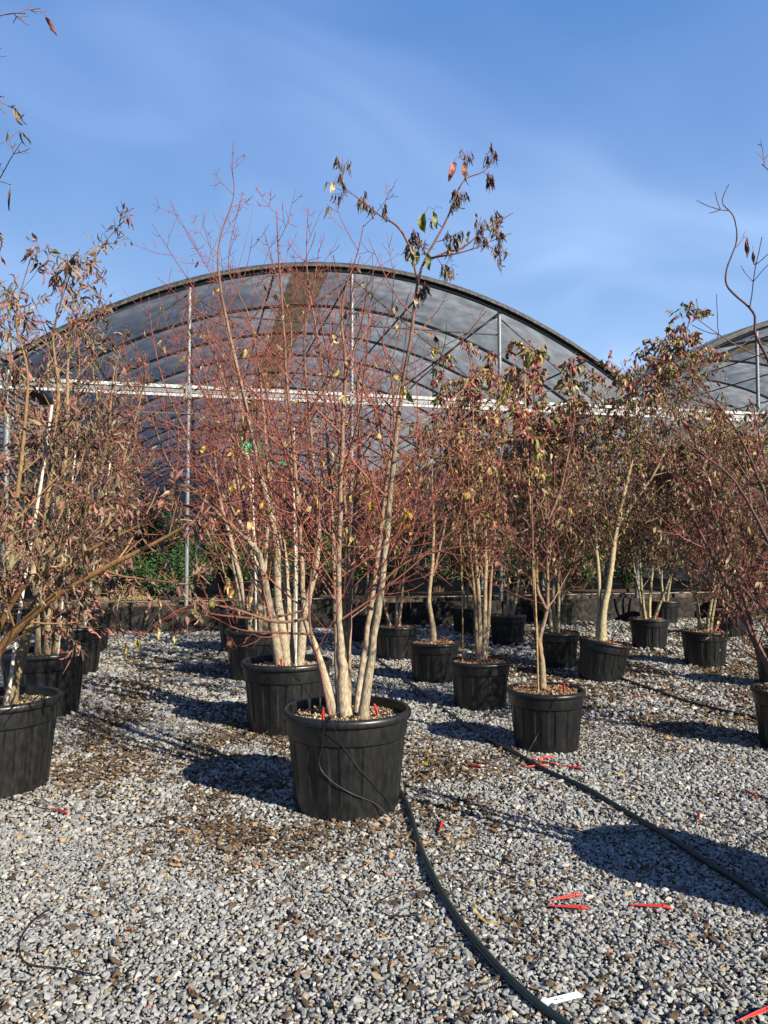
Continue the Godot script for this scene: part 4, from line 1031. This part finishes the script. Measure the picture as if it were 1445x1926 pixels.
func add_leaf(t: Growth, p: Vector3, dir: Vector3, big := 1.0) -> void:
	var r := t.r
	var y := (Vector3(r.randf_range(-0.45, 0.45), -1.0, r.randf_range(-0.45, 0.45)) + dir * r.randf_range(0.1, 0.9)).normalized()
	if t.spec.leaves[0] == 0 and r.randf() < 0.35:
		y = (dir + Vector3(r.randf_range(-0.8, 0.8), r.randf_range(-0.7, 0.2), r.randf_range(-0.8, 0.8))).normalized()
	if t.spec.leaves[0] == 4:
		y = (y + Vector3.DOWN * 1.6).normalized()
	var x := y.cross(Vector3(r.randf_range(-1, 1), r.randf_range(-0.2, 0.2), r.randf_range(-1, 1))).normalized()
	var z := x.cross(y)
	var s: float = t.spec.size * r.randf_range(0.6, 1.25) * big
	var cols: Array = t.spec.cols
	t.leaves.append([Basis(x, y, z) * s, p + y * s * 0.08, cols[r.randi() % cols.size()], t.spec.leaves[r.randi() % t.spec.leaves.size()]])

func grow(t: Growth, p: Vector3, dir: Vector3, length: float, rad: float, level: int) -> void:
	var sp := t.spec
	var r := t.r
	var segs: int = [0, 5, 4, 2][level]
	var pts := PackedVector3Array([p])
	var rads := PackedFloat32Array([rad])
	var tip := maxf(rad * 0.42, 0.0015)
	var tint := r.randf_range(0.75, 1.2)
	var dull := r.randf() * 0.28
	var c0 := shade_of(sp, rad).lerp(sp.bark, dull * 0.6)
	var cols := PackedColorArray([Color(c0.r * tint, c0.g * tint, c0.b * tint)])
	var d := dir
	var q := p
	for k in segs:
		d = (d + Vector3(r.randf_range(-1, 1), r.randf_range(-1, 1), r.randf_range(-1, 1)) * sp.wob + Vector3.UP * sp.up * (1.0 if level < 3 else 0.6)).normalized()
		q += d * length / segs
		pts.append(q)
		var rr := lerpf(rad, tip, float(k + 1) / segs)
		rads.append(rr)
		var c := shade_of(sp, rr).lerp(sp.mid, dull)
		cols.append(Color(c.r * tint, c.g * tint, c.b * tint))
	tube(t.acc, pts, rads, 4 if level == 1 else 3, cols)
	if level < sp.lv:
		var pairs: int = maxi(2, int(length / sp.get("space", [0, 0.115, 0.085])[level] + r.randf()))
		var axis := d.cross(Vector3(r.randf_range(-1, 1), r.randf_range(-1, 1), r.randf_range(-1, 1))).normalized()
		for k in pairs:
			var f := lerpf(0.22, 0.95, (k + r.randf() * 0.5) / pairs)
			var at := f * segs
			var i0 := mini(int(at), segs - 1)
			var pos := pts[i0].lerp(pts[i0 + 1], at - i0)
			var dd := (pts[i0 + 1] - pts[i0]).normalized()
			axis = (axis.rotated(dd, PI / 2 + r.randf_range(-0.5, 0.5))).normalized()
			var side := (axis - dd * axis.dot(dd)).normalized()
			for s in [-1.0, 1.0]:
				if r.randf() < sp.get("skip", 0.30):
					continue
				var cd: Vector3 = (dd * cos(sp.angle) + side * s * sin(sp.angle)).normalized()
				grow(t, pos, cd, length * r.randf_range(0.28, 0.60) * (1.15 - 0.5 * f), maxf(lerpf(rad, tip, f) * 0.68, 0.0019), level + 1)
	if level >= 2:
		var n := segs + 1
		for k in range(1, n):
			if r.randf() < t.leafiness:
				add_leaf(t, pts[k], d)
				if r.randf() < 0.4:
					add_leaf(t, pts[k], d)
				if sp.leaves[0] == 4 and r.randf() < 0.35:
					for extra in 3:
						add_leaf(t, pts[k], d, r.randf_range(0.6, 1.3))

func trees() -> void:
	var seed_at := 1000
	for T in TREES:
		seed_at += 17
		var p := pot_of(T.id)
		var sp: Dictionary = SPEC[T.kind]
		var near: bool = p.d < 7.2
		var root := thing("potted_tree", p.tree, "tree", Vector3(p.x, 0.006 + SOIL[p.size], -p.d), "young trees growing in nursery pots")
		var t := Growth.new()
		t.spec = sp
		t.r.seed = seed_at
		var thin_out := 0.22 if T.id == "L0" else 1.0
		t.leafiness = sp.leaf * thin_out
		var r := t.r
		var idx := 0
		for f in T.stems:
			var n: int = f.size() / 4
			var ctrl := []
			var rc := []
			for k in n:
				ctrl.append(Vector3(f[k * 4], f[k * 4 + 1], f[k * 4 + 2]))
				rc.append(f[k * 4 + 3])
			var per := 5 if near else 3
			var pts := spline(ctrl, per)
			var rads := PackedFloat32Array()
			var cols := PackedColorArray()
			var tint := r.randf_range(0.85, 1.12)
			for k in pts.size():
				var u := float(k) / per
				var i0 := mini(int(u), n - 2)
				var rad: float = lerpf(rc[i0], rc[i0 + 1], u - i0)
				rad *= 1.0 + 0.05 * sin(k * 1.7 + idx)
				rads.append(rad)
				var c := shade_of(sp, rad)
				if T.id == "L1" and (idx == 2 or idx == 4):
					c = Color(0.340, 0.185, 0.075)   # orange-brown bark of the two low limbs
				cols.append(Color(c.r * tint, c.g * tint, c.b * tint))
				if k > 0 and k < pts.size() - 1:
					pts[k] += Vector3(r.randf_range(-1, 1), 0, r.randf_range(-1, 1)) * rad * 0.22
			var sa := Acc.new()
			tube(sa, pts, rads, 12 if near else 7, cols)
			part(root, "stem" if ctrl[0].y < 0.0 else "branch", commit(sa), M.bark)
			# side branches
			var total := 0.0
			for k in range(1, pts.size()):
				total += pts[k].distance_to(pts[k - 1])
			var run := 0.0
			var next: float = total * sp.start * r.randf_range(0.85, 1.3)
			var turn := r.randf() * TAU
			for k in range(1, pts.size()):
				var seg := pts[k].distance_to(pts[k - 1])
				while run + seg > next:
					var pos := pts[k - 1].lerp(pts[k], (next - run) / seg)
					var dd := (pts[k] - pts[k - 1]).normalized()
					var ft := next / total
					turn += 2.4 + r.randf_range(-0.5, 0.5)
					var side := dd.cross(Vector3.RIGHT).normalized().rotated(dd, turn)
					var pods: bool = T.id == "M1" and ((idx == 1 and ft > 0.70) or (idx >= 8 and idx <= 10))
					if r.randf() < 0.85:
						var cd: Vector3 = (dd * cos(sp.angle) + side * sin(sp.angle)).normalized()
						var ln: float = sp.len * r.randf_range(0.45, 1.15) * lerpf(1.0, 0.36, ft) * (0.6 if ft > 0.82 else 1.0)
						if T.id == "M1" and idx > 10 and idx < 14:
							ln *= 0.3
						if pods:
							t.leafiness = 0.95
							t.spec = POD
							ln = r.randf_range(0.06, 0.19)
						elif T.kind == "bare":
							t.leafiness = sp.leaf * (0.35 if ft > 0.75 else 1.0)
						elif T.kind == "curl":
							t.leafiness = sp.leaf * thin_out * (0.5 if ft > 0.72 else 1.0)
						elif T.kind == "thin" or T.kind == "leafy":
							t.leafiness = sp.leaf * (0.75 if ft < 0.5 else 1.15)
							if ft > 0.70:
								var up := sp.duplicate()
								up.cols = TOPS
								up.size = 0.092
								up.leaves = [2, 5, 2, 6]
								t.spec = up
						grow(t, pos, cd, ln, clampf(rads[k] * 0.5, 0.0022, 0.0065), 1)
						t.spec = sp
						t.leafiness = sp.leaf
					next += sp.gap * r.randf_range(0.7, 1.4)
				run += seg
			# bud or leaf at the tip
			if r.randf() < sp.leaf:
				add_leaf(t, pts[pts.size() - 1], Vector3.UP)
			idx += 1
		if T.id == "M1":
			hand_leaves(t, p)
		part(root, "crown", commit(t.acc), M.twig)
		foliage(root, t, p.d)
	return

var TOPS := [Color(0.220, 0.065, 0.055), Color(0.290, 0.100, 0.085), Color(0.170, 0.060, 0.050), Color(0.240, 0.080, 0.070), Color(0.220, 0.140, 0.095), Color(0.150, 0.160, 0.045), Color(0.160, 0.170, 0.050), Color(0.300, 0.230, 0.085), Color(0.110, 0.120, 0.040)]
var POD := {"bark": Color(0.10, 0.05, 0.045), "mid": Color(0.13, 0.06, 0.05), "twig": Color(0.14, 0.05, 0.045), "start": 0.2, "gap": 0.1, "len": 0.7, "angle": 0.8, "up": 0.10, "wob": 0.12, "lv": 2, "leaf": 0.55, "size": 0.066, "leaves": [4, 0, 1, 4, 2], "cols": [Color(0.060, 0.042, 0.048), Color(0.100, 0.060, 0.060), Color(0.15, 0.10, 0.08), Color(0.20, 0.17, 0.08)]}

func hand_leaves(t: Growth, p: Dictionary) -> void:
	# the few big leaves left at the top of the tall stem: dx, height over soil, dz, size, colour, shape
	for q in [[0.599, 3.126, 0.110, 0.117, 0.550, 0.200, 0.170], [0.661, 3.139, 0.091, 0.124, 0.300, 0.100, 0.060], [0.442, 2.864, 0.053, 0.137, 0.330, 0.330, 0.050], [0.484, 2.845, 0.109, 0.129, 0.250, 0.280, 0.060], [0.405, 2.644, 0.065, 0.119, 0.160, 0.220, 0.050], [0.448, 2.609, 0.108, 0.129, 0.130, 0.170, 0.040], [0.368, 2.613, 0.081, 0.106, 0.200, 0.220, 0.070], [0.556, 2.560, 0.058, 0.113, 0.360, 0.300, 0.120], [0.575, 2.523, 0.077, 0.089, 0.250, 0.150, 0.070], [-0.079, 3.013, 0.109, 0.117, 0.600, 0.480, 0.300], [0.284, 2.327, 0.071, 0.101, 0.550, 0.380, 0.240], [0.376, 2.369, 0.083, 0.106, 0.500, 0.330, 0.220], [-0.338, 2.270, 0.090, 0.089, 0.500, 0.400, 0.220], [0.305, 1.877, 0.054, 0.107, 0.420, 0.400, 0.150], [0.349, 1.840, 0.089, 0.100, 0.300, 0.320, 0.090], [0.150, 1.222, 0.100, 0.088, 0.620, 0.420, 0.030], [0.325, 1.186, 0.050, 0.131, 0.500, 0.360, 0.050], [0.348, 1.155, 0.089, 0.118, 0.520, 0.300, 0.040], [0.038, 1.257, 0.106, 0.088, 0.450, 0.380, 0.100], [-0.182, 1.246, 0.051, 0.107, 0.500, 0.340, 0.100], [-0.230, 1.274, 0.083, 0.118, 0.480, 0.300, 0.120], [0.006, 1.082, 0.050, 0.077, 0.420, 0.420, 0.150], [-1.137, 0.458, 0.108, 0.094, 0.500, 0.400, 0.060], [-1.219, 0.430, 0.091, 0.088, 0.420, 0.360, 0.080], [-1.055, 0.673, 0.050, 0.101, 0.520, 0.400, 0.160], [-1.045, 0.515, 0.067, 0.083, 0.500, 0.420, 0.200], [-0.946, 0.479, 0.084, 0.077, 0.550, 0.450, 0.200], [-1.101, 0.613, 0.110, 0.070, 0.500, 0.420, 0.240]]:
		var y := Vector3(0.22 * sin(q[3] * 900.0), -1, 0.2 * cos(q[3] * 700.0)).normalized()
		var x := y.cross(Vector3(1.4 * sin(q[0] * 90.0 + q[1] * 40.0), 0, 1)).normalized()
		t.leaves.push_front([Basis(x, y, x.cross(y)) * q[3], Vector3(q[0], q[1], q[2]), Color(q[4], q[5], q[6]), 5 if sin(q[0] * 70.0) > -0.2 else 6])
		tube(t.acc, PackedVector3Array([Vector3(q[0], q[1], q[2]), Vector3(q[0] + 0.02, q[1] + 0.035, q[2]), Vector3(q[0] + 0.05, q[1] + 0.02, q[2])]), PackedFloat32Array([0.0016, 0.0016, 0.0016]), 3, PackedColorArray([Color(0.2, 0.07, 0.05)]))

func foliage(root: Node3D, t: Growth, depth: float) -> void:
	var single := 0
	if depth < 7.2:
		single = 280
	var bufs := {}
	for k in t.leaves.size():
		var l: Array = t.leaves[k]
		if k < single:
			part(root, "leaf", leaf_meshes[l[3]], leaf_mat(l[2]), Transform3D(l[0], l[1]))
		else:
			if not bufs.has(l[3]):
				bufs[l[3]] = PackedFloat32Array()
			var u: float = t.r.randf_range(0.7, 1.3)
			put_xf(bufs[l[3]], l[0], l[1], Color(l[2].r * u, l[2].g * u, l[2].b * u))
	for v in bufs:
		multi(root, "foliage", leaf_meshes[v], M.leaf, bufs[v])

# ================================================================ canes, hoses, small things
func canes() -> void:
	for q in [
		[Vector3(-2.223, 0.450, -4.560), Vector3(-2.011, 2.298, -4.620), "white cane leaning in the pot at the left edge", "white_cane", 0.0110],
		[Vector3(-3.338, 0.450, -8.600), Vector3(-3.111, 2.402, -8.700), "white cane leaning in the third pot of the left row", "white_cane", 0.0120],
		[Vector3(-2.784, 0.450, -6.600), Vector3(-2.690, 2.501, -6.700), "pale cane in the second pot in view of the left row", "white_cane", 0.0090],
		[Vector3(-1.372, 0.450, -8.300), Vector3(-1.426, 2.520, -8.300), "upright white cane with a green ribbon at its tip", "white_cane", 0.0120],
		[Vector3(-0.693, 0.450, -6.100), Vector3(-0.736, 2.404, -6.250), "white cane among the thick stems behind the centre tree", "white_cane", 0.0090],
		[Vector3(1.098, 0.360, -5.500), Vector3(1.011, 2.815, -5.500), "thin bamboo cane beside the front single trunk at right", "bamboo", 0.0070],
		[Vector3(2.146, 0.360, -9.200), Vector3(2.243, 3.668, -9.200), "thin greenish cane between the front single trunk and the tilted pot", "green_cane", 0.0090],
		[Vector3(0.703, 0.360, -6.950), Vector3(0.697, 2.255, -7.000), "thin bamboo cane in the second pot right of centre", "bamboo", 0.0060],
	]:
		var o := thing("cane", q[2], "cane", q[0], "support canes beside the trees")
		var a := Acc.new()
		var d: Vector3 = q[1] - q[0]
		var pts := PackedVector3Array()
		var rr := PackedFloat32Array()
		for k in 13:
			var t := k / 12.0
			pts.append(d * t + Vector3(0.006 * sin(t * 7.0 + d.x * 9.0), 0, 0.006 * cos(t * 5.0)))
			rr.append(q[4] * (1.0 - 0.2 * t) * (1.12 if k % 4 == 2 and q[3] != "white_cane" else 1.0))
		tube(a, pts, rr, 8, PackedColorArray([Color.WHITE]), true)
		part(o, "shaft", commit(a), M[q[3]])
	# green ribbon knotted at the top of the white cane behind the middle tree
	var rb := thing("ribbon", "bright green plastic ribbon tied to the white cane tip", "ribbon", Vector3(-1.426, 2.500, -8.240))
	for k in 3:
		var rows := []
		for j in 9:
			var t := j / 8.0
			var c := Vector3((0.02 + 0.26 * t) * [1.0, 0.4, -0.35][k], [-0.14, -0.24, 0.03][k] * t + 0.03 * sin(t * 7.0 + k), 0.03 * sin(t * 5.0 + k * 2.0))
			var tw := t * 2.2 + k
			var wv := Vector3(0.25 * sin(tw), cos(tw), 0.5 * sin(tw)) * (0.055 - 0.015 * t)
			rows.append(PackedVector3Array([c - wv, c + wv]))
		part(rb, "ribbon_tail", grid_mesh(rows, false), M.ribbon, Transform3D(Basis.from_scale(Vector3.ONE * 1.3), Vector3.ZERO))
	var ka := Acc.new()
	tube(ka, PackedVector3Array([Vector3(0, -0.03, 0), Vector3(0, 0, 0), Vector3(0.002, 0.03, 0)]), PackedFloat32Array([0.013, 0.019, 0.012]), 10, PackedColorArray([Color.WHITE]), true)
	part(rb, "knot", commit(ka), M.ribbon)

func line_thing(called: String, label: String, cat: String, ctrl: Array, rad: float, m: Material, group := "", per := 8, sides := 8) -> Node3D:
	var o := thing(called, label, cat, ctrl[0], group)
	var rel := []
	for c in ctrl:
		rel.append(c - ctrl[0])
	var pts := spline(rel, per)
	var rr := PackedFloat32Array()
	rr.resize(pts.size())
	rr.fill(rad)
	var a := Acc.new()
	tube(a, pts, rr, sides, PackedColorArray([Color.WHITE]), true)
	part(o, "tube", commit(a), m)
	return o

func hoses() -> void:
	for q in [
		["dark green irrigation hose curving from the centre pot to the bottom edge", [[-0.075, -4.870], [0.040, -4.707], [0.105, -4.460], [0.140, -4.154], [0.170, -3.719], [0.211, -3.368], [0.265, -3.078], [0.330, -2.834], [0.394, -2.628], [0.463, -2.477], [0.536, -2.364], [0.597, -2.236]]],
		["black irrigation hose running diagonally past the right row of pots", [[-0.695, -12.263], [-0.229, -10.271], [0.047, -9.068], [0.351, -7.589], [0.569, -6.527], [0.744, -5.807], [0.888, -5.364], [1.033, -4.927], [1.179, -4.585], [1.285, -4.220], [1.381, -3.854], [1.445, -3.564], [1.499, -3.315], [1.531, -3.131], [1.569, -2.911]]],
		["black irrigation hose leaving the tilted pot towards the right edge", [[2.357, -9.479], [2.539, -8.278], [2.657, -7.644], [2.767, -7.125], [2.892, -6.737], [3.090, -6.389], [3.226, -5.921]]],
	]:
		var ctrl := []
		for c in q[1]:
			ctrl.append(Vector3(c[0], 0.027 + 0.004 * sin(c[1] * 9.0), c[1]))
		var o := line_thing("irrigation_hose", q[0], "hose", ctrl, 0.0145, M.hose, "irrigation hoses on the gravel", 8, 12)
		# a moulded seam along the top of the hose
		var seam := []
		for c in ctrl:
			seam.append(c - ctrl[0] + Vector3(0, 0.0140, 0))
		var sp := spline(seam, 8)
		var rr := PackedFloat32Array()
		rr.resize(sp.size())
		rr.fill(0.002)
		var a := Acc.new()
		tube(a, sp, rr, 5, PackedColorArray([Color.WHITE]))
		part(o, "seam", commit(a), M.hose)
	for q in [
		["black drip tube sagging across the front of the centre pot", [[-0.254, 0.533, -4.300], [-0.256, 0.573, -3.998], [-0.303, 0.530, -4.008], [-0.322, 0.404, -4.048], [-0.337, 0.304, -4.064], [-0.277, 0.231, -4.052], [-0.172, 0.165, -4.052], [-0.049, 0.097, -4.102], [0.035, 0.022, -4.129], [0.103, 0.022, -4.252]], 0.0032],
		["thin grey-black drip line running straight down the centre pot", [[-0.240, 0.538, -4.250], [-0.261, 0.565, -3.998], [-0.242, 0.484, -3.996], [-0.199, 0.389, -4.030], [-0.090, 0.243, -4.066], [0.007, 0.114, -4.144], [0.073, 0.022, -4.185]], 0.0018],
		["black drip tube down the front of the front single-trunk pot", [[1.222, 0.439, -5.450], [1.195, 0.439, -5.296], [1.137, 0.326, -5.320], [1.053, 0.136, -5.364], [0.933, 0.022, -5.211], [0.907, 0.022, -5.263]], 0.0028],
		["black drip tube down the front of the pot right of the tilted one", [[3.726, 0.406, -10.850], [3.641, 0.358, -10.668], [3.631, 0.210, -10.688], [3.451, 0.022, -10.108]], 0.0040],
		["drip tube arching over the rim of the tilted pot", [[2.437, 0.430, -8.300], [2.478, 0.560, -8.150], [2.545, 0.427, -8.100], [2.520, 0.262, -8.100], [2.549, 0.022, -8.275]], 0.0040],
		["black drip line across the pot behind the centre pot", [[-0.680, 0.563, -6.100], [-0.662, 0.535, -5.803], [-0.627, 0.413, -5.851], [-0.538, 0.278, -5.931], [-0.502, 0.163, -5.997]], 0.0020],
		["loose black wire looped on the gravel at lower left", [[-1.315, 0.022, -3.097], [-1.335, 0.022, -2.982], [-1.315, 0.022, -2.844], [-1.260, 0.022, -2.737], [-1.200, 0.022, -2.686], [-1.082, 0.022, -2.663], [-0.960, 0.022, -2.624]], 0.0028],
		["thin dark wire on the gravel leading to the left red stake", [[-2.474, 0.022, -4.641], [-2.192, 0.022, -4.457], [-1.936, 0.022, -4.295], [-1.804, 0.022, -4.227]], 0.0025],
		["upper thin black line bowing right from the curved hose", [[0.218, 0.022, -3.594], [0.341, 0.022, -3.650], [0.461, 0.022, -3.625], [0.564, 0.022, -3.501]], 0.0024],
		["lower thin black line bowing right from the curved hose", [[0.224, 0.022, -3.390], [0.320, 0.022, -3.433], [0.439, 0.022, -3.450], [0.567, 0.022, -3.379]], 0.0024],
		["thin black loop on the gravel left of the curved hose", [[0.210, 0.022, -3.180], [0.127, 0.022, -3.252], [0.038, 0.022, -3.218], [-0.026, 0.022, -3.120], [0.026, 0.022, -3.036], [0.160, 0.022, -3.053]], 0.0022],
		["thin dark line trailing from the paired red stakes", [[0.659, 0.022, -3.115], [0.548, 0.022, -3.084], [0.489, 0.022, -2.982], [0.539, 0.022, -2.875], [0.557, 0.022, -2.772], [0.498, 0.022, -2.663]], 0.0024],
		["thin black loop on the gravel at the lower right", [[0.786, 0.022, -2.472], [0.842, 0.022, -2.538], [0.917, 0.022, -2.556], [0.980, 0.022, -2.521], [1.005, 0.022, -2.439]], 0.0024],
		["thin black line crossing the shadow beside the diagonal hose", [[1.313, 0.022, -3.924], [1.156, 0.022, -3.888], [1.022, 0.022, -3.881], [0.917, 0.022, -3.997], [0.835, 0.022, -4.129]], 0.0024],
		["thin black line running up from the shadow to the right edge", [[1.557, 0.022, -3.518], [1.674, 0.022, -3.668], [1.934, 0.022, -3.938], [2.176, 0.022, -4.169]], 0.0024],
	]:
		var ctrl := []
		for c in q[1]:
			ctrl.append(Vector3(c[0], c[1], c[2]))
		line_thing("drip_tube", q[0], "drip tube", ctrl, q[2], M.wire, "thin black drip tubes", 8, 6)

func stake_meshes() -> Array:
	# a drip stake: tapered cross-shaped shaft and a small head
	var a := Acc.new()
	for k in 2:
		var w := 0.0075
		var rows := []
		for j in 5:
			var t := j / 4.0
			var row := PackedVector3Array()
			var ww := lerpf(0.0012, w, minf(t * 1.6, 1.0))
			for c in [[-ww, 0.0016], [ww, 0.0016], [ww, -0.0016], [-ww, -0.0016], [-ww, 0.0016]]:
				row.append(Vector3(c[0], t * 0.145, c[1]) if k == 0 else Vector3(c[1], t * 0.145, -c[0]))
			rows.append(row)
		grid_mesh(rows, false, a)
	var b := Acc.new()
	tube(b, PackedVector3Array([Vector3(0, 0.143, 0), Vector3(0, 0.150, 0), Vector3(0, 0.168, 0.004), Vector3(0, 0.178, 0.008)]), PackedFloat32Array([0.0085, 0.0095, 0.007, 0.004]), 10, PackedColorArray([Color.WHITE]), true)
	return [commit(a), commit(b)]

func small_things() -> void:
	var sm := stake_meshes()
	for q in [
		[Vector3(0.657, 0.024, -3.156), 1.541, 1.902, "red stake on the gravel, upper of the pair at lower right", 0.90],
		[Vector3(0.648, 0.024, -3.115), 1.541, 1.390, "red stake on the gravel, lower of the pair at lower right", 0.90],
		[Vector3(0.974, 0.024, -3.124), 1.541, 1.379, "red stake lying alone on the gravel near the shadow at lower right", 0.90],
		[Vector3(0.273, 0.024, -3.888), 1.541, 2.969, "red stake beside the curved hose, right of the centre pot", 0.95],
		[Vector3(1.626, 0.024, -4.043), 1.541, 2.716, "short red stake end-on in the gravel above the shadow", 0.72],
		[Vector3(2.102, 0.024, -4.581), 1.541, 0.062, "red stake near the right edge, above the shadow", 0.90],
		[Vector3(-1.821, 0.024, -4.252), 1.541, 0.994, "red stake on the gravel at the left, below the edge pot", 0.90],
		[Vector3(1.057, 0.024, -2.372), 1.541, 2.003, "red stake cut by the bottom edge at lower right", 0.90],
		[Vector3(0.900, 0.024, -5.026), 1.541, 1.769, "leftmost red stake of the bunch by the front single-trunk pot", 0.90],
		[Vector3(0.986, 0.024, -5.211), 1.541, 1.796, "rearmost red stake of the bunch by the front single-trunk pot", 0.90],
		[Vector3(1.014, 0.024, -5.173), 1.541, 0.792, "longest red stake of the bunch by the front single-trunk pot", 0.90],
		[Vector3(1.130, 0.024, -5.062), 1.541, 1.058, "rightmost red stake of the bunch by the front single-trunk pot", 0.90],
		[Vector3(0.497, 0.024, -5.110), 1.541, 0.979, "red stake on the bark left of the diagonal hose", 0.90],
		[Vector3(2.325, 0.024, -7.375), 1.541, 1.071, "small red stake on the gravel right of the tilted pot", 0.90],
		[Vector3(-0.335, 0.395, -4.220), 0.050, 0.400, "left red stake upright in the soil of the centre pot", 1.00],
		[Vector3(-0.019, 0.395, -4.340), 0.180, -1.300, "right red stake leaning in the soil of the centre pot", 1.00],
		[Vector3(-0.801, 0.395, -6.031), 0.060, 0.300, "red stake upright at the trunks in the pot behind the centre one", 1.00],
		[Vector3(-2.285, 0.395, -4.777), 0.050, 0.300, "red stake behind the trunk in the pot at the left edge", 1.00],
		[Vector3(-2.769, 0.395, -6.603), 0.150, 1.000, "red stake in the second pot in view of the left row", 1.00],
		[Vector3(1.262, 0.305, -5.460), 0.050, 0.200, "red stake in the soil of the front single-trunk pot", 1.00],
		[Vector3(0.928, 0.305, -6.877), 0.100, 0.200, "right red stake in the second pot right of centre", 1.00],
		[Vector3(0.805, 0.305, -6.957), 0.220, 0.900, "left red stake in the second pot right of centre", 1.00],
		[Vector3(0.623, 0.305, -8.206), 0.100, 0.200, "red stake in the third pot right of centre", 1.00],
		[Vector3(0.159, 0.305, -9.832), 0.100, 0.200, "red stake in the fourth pot right of centre", 1.00],
		[Vector3(2.137, 0.305, -9.166), 0.100, 0.200, "red stake in the pot left of the tilted one", 1.00],
		[Vector3(2.448, 0.305, -8.297), 0.100, 0.200, "red stake in the soil of the tilted pot", 1.00],
		[Vector3(3.953, 0.305, -9.260), 0.050, 0.200, "red stake in the pot with many thin stems at far right", 1.00],
		[Vector3(3.813, 0.305, -10.812), 0.050, 0.200, "red stake in the pot right of the tilted one", 1.00],
	]:
		var o := thing("drip_stake", q[3], "stake", q[0], "red plastic drip stakes")
		o.basis = Basis.from_euler(Vector3(q[1], q[2], 0.0)) * Basis.from_scale(Vector3.ONE * q[4])
		part(o, "shaft", sm[0], M.red_plastic)
		part(o, "emitter_head", sm[1], M.red_plastic)
	for q in [
		[Vector3(0.218, 0.026, -5.118), 1.40, 0.085, "bright yellow fallen leaf right of the centre pot", 3, Color(0.620, 0.400, 0.030)],
		[Vector3(-0.958, 0.026, -2.937), 0.60, 0.045, "small orange leaf on the gravel at lower left", 3, Color(0.600, 0.120, 0.030)],
		[Vector3(0.449, 0.026, -2.982), 4.40, 0.140, "pale tan curled strap of leaf touching the curved hose", 1, Color(0.520, 0.360, 0.130)],
		[Vector3(0.482, 0.026, -2.720), 2.20, 0.085, "brown crumpled leaf on the gravel right of the curved hose", 2, Color(0.160, 0.095, 0.050)],
		[Vector3(0.989, 0.026, -2.856), 1.00, 0.075, "rusty brown leaf on the gravel below the lone red stake", 2, Color(0.220, 0.090, 0.050)],
		[Vector3(0.671, 0.026, -3.306), 3.00, 0.060, "small orange-brown leaf above the paired red stakes", 2, Color(0.330, 0.150, 0.050)],
		[Vector3(0.056, 0.026, -2.578), 2.70, 0.085, "brown curled leaf on the gravel in the bottom middle", 2, Color(0.170, 0.110, 0.060)],
		[Vector3(-0.172, 0.026, -2.490), 0.40, 0.080, "dull brown leaf at the bottom left of the middle", 0, Color(0.140, 0.090, 0.050)],
		[Vector3(-1.046, 0.026, -3.922), 1.90, 0.110, "tan leaf blade lying left of the centre pot's shadow", 2, Color(0.380, 0.240, 0.100)],
		[Vector3(-0.136, 0.026, -3.208), 2.90, 0.060, "brown leaf fragment below the centre pot", 2, Color(0.150, 0.090, 0.050)],
		[Vector3(-0.629, 0.026, -2.542), 0.90, 0.080, "dark brown leaf on the gravel at lower left", 2, Color(0.120, 0.070, 0.040)],
		[Vector3(0.059, 0.026, -3.866), 1.50, 0.090, "tan brown leaf at the foot of the centre pot beside the hose", 3, Color(0.260, 0.150, 0.060)],
	]:
		var o := thing("fallen_leaf", q[3], "leaf", q[0], "single fallen leaves on the gravel")
		o.basis = Basis(Vector3.UP, q[1]) * Basis(Vector3.RIGHT, PI / 2) * Basis.from_scale(Vector3.ONE * q[2])
		part(o, "blade", leaf_meshes[q[4]], leaf_mat(q[5]))
		var a := Acc.new()
		tube(a, PackedVector3Array([Vector3(0, 0.02, 0), Vector3(0.02, -0.2, -0.02), Vector3(0.06, -0.38, -0.01)]), PackedFloat32Array([0.018, 0.012, 0.010]), 4, PackedColorArray([Color.WHITE]))
		part(o, "stalk", commit(a), leaf_mat(q[5]))
	# white label looped round the hose in front
	var tg := thing("hose_label", "white printed label looped round the hose at the bottom edge", "label", Vector3(0.504, 0.028, -2.436))
	tg.rotation.y = 0.436
	var la := Acc.new()
	tube(la, PackedVector3Array([Vector3(-0.017, 0.004, 0), Vector3(0.017, 0.004, 0)]), PackedFloat32Array([0.0165, 0.0165]), 20, PackedColorArray([Color.WHITE]))
	part(tg, "collar", commit(la), M.label_white, Transform3D(Basis(Vector3.UP, -1.429), Vector3(0, 0, 0)))
	part(tg, "strip", bar(Vector3(0.115, 0.0014, 0.029)), M.label_white, Transform3D(Basis(Vector3.BACK, -0.05), Vector3(0.07, 0.012, 0)))
	var tx := TextMesh.new()
	tx.text = "AK-1p"
	var font := SystemFont.new()
	font.font_names = PackedStringArray(["Droid Sans"])
	tx.font = font
	tx.font_size = 16
	tx.pixel_size = 0.0008
	tx.depth = 0.0006
	part(tg, "lettering", tx, M.ink, Transform3D(Basis(Vector3.BACK, -0.05) * Basis(Vector3.RIGHT, -PI / 2), Vector3(0.042, 0.0145, 0.0)))
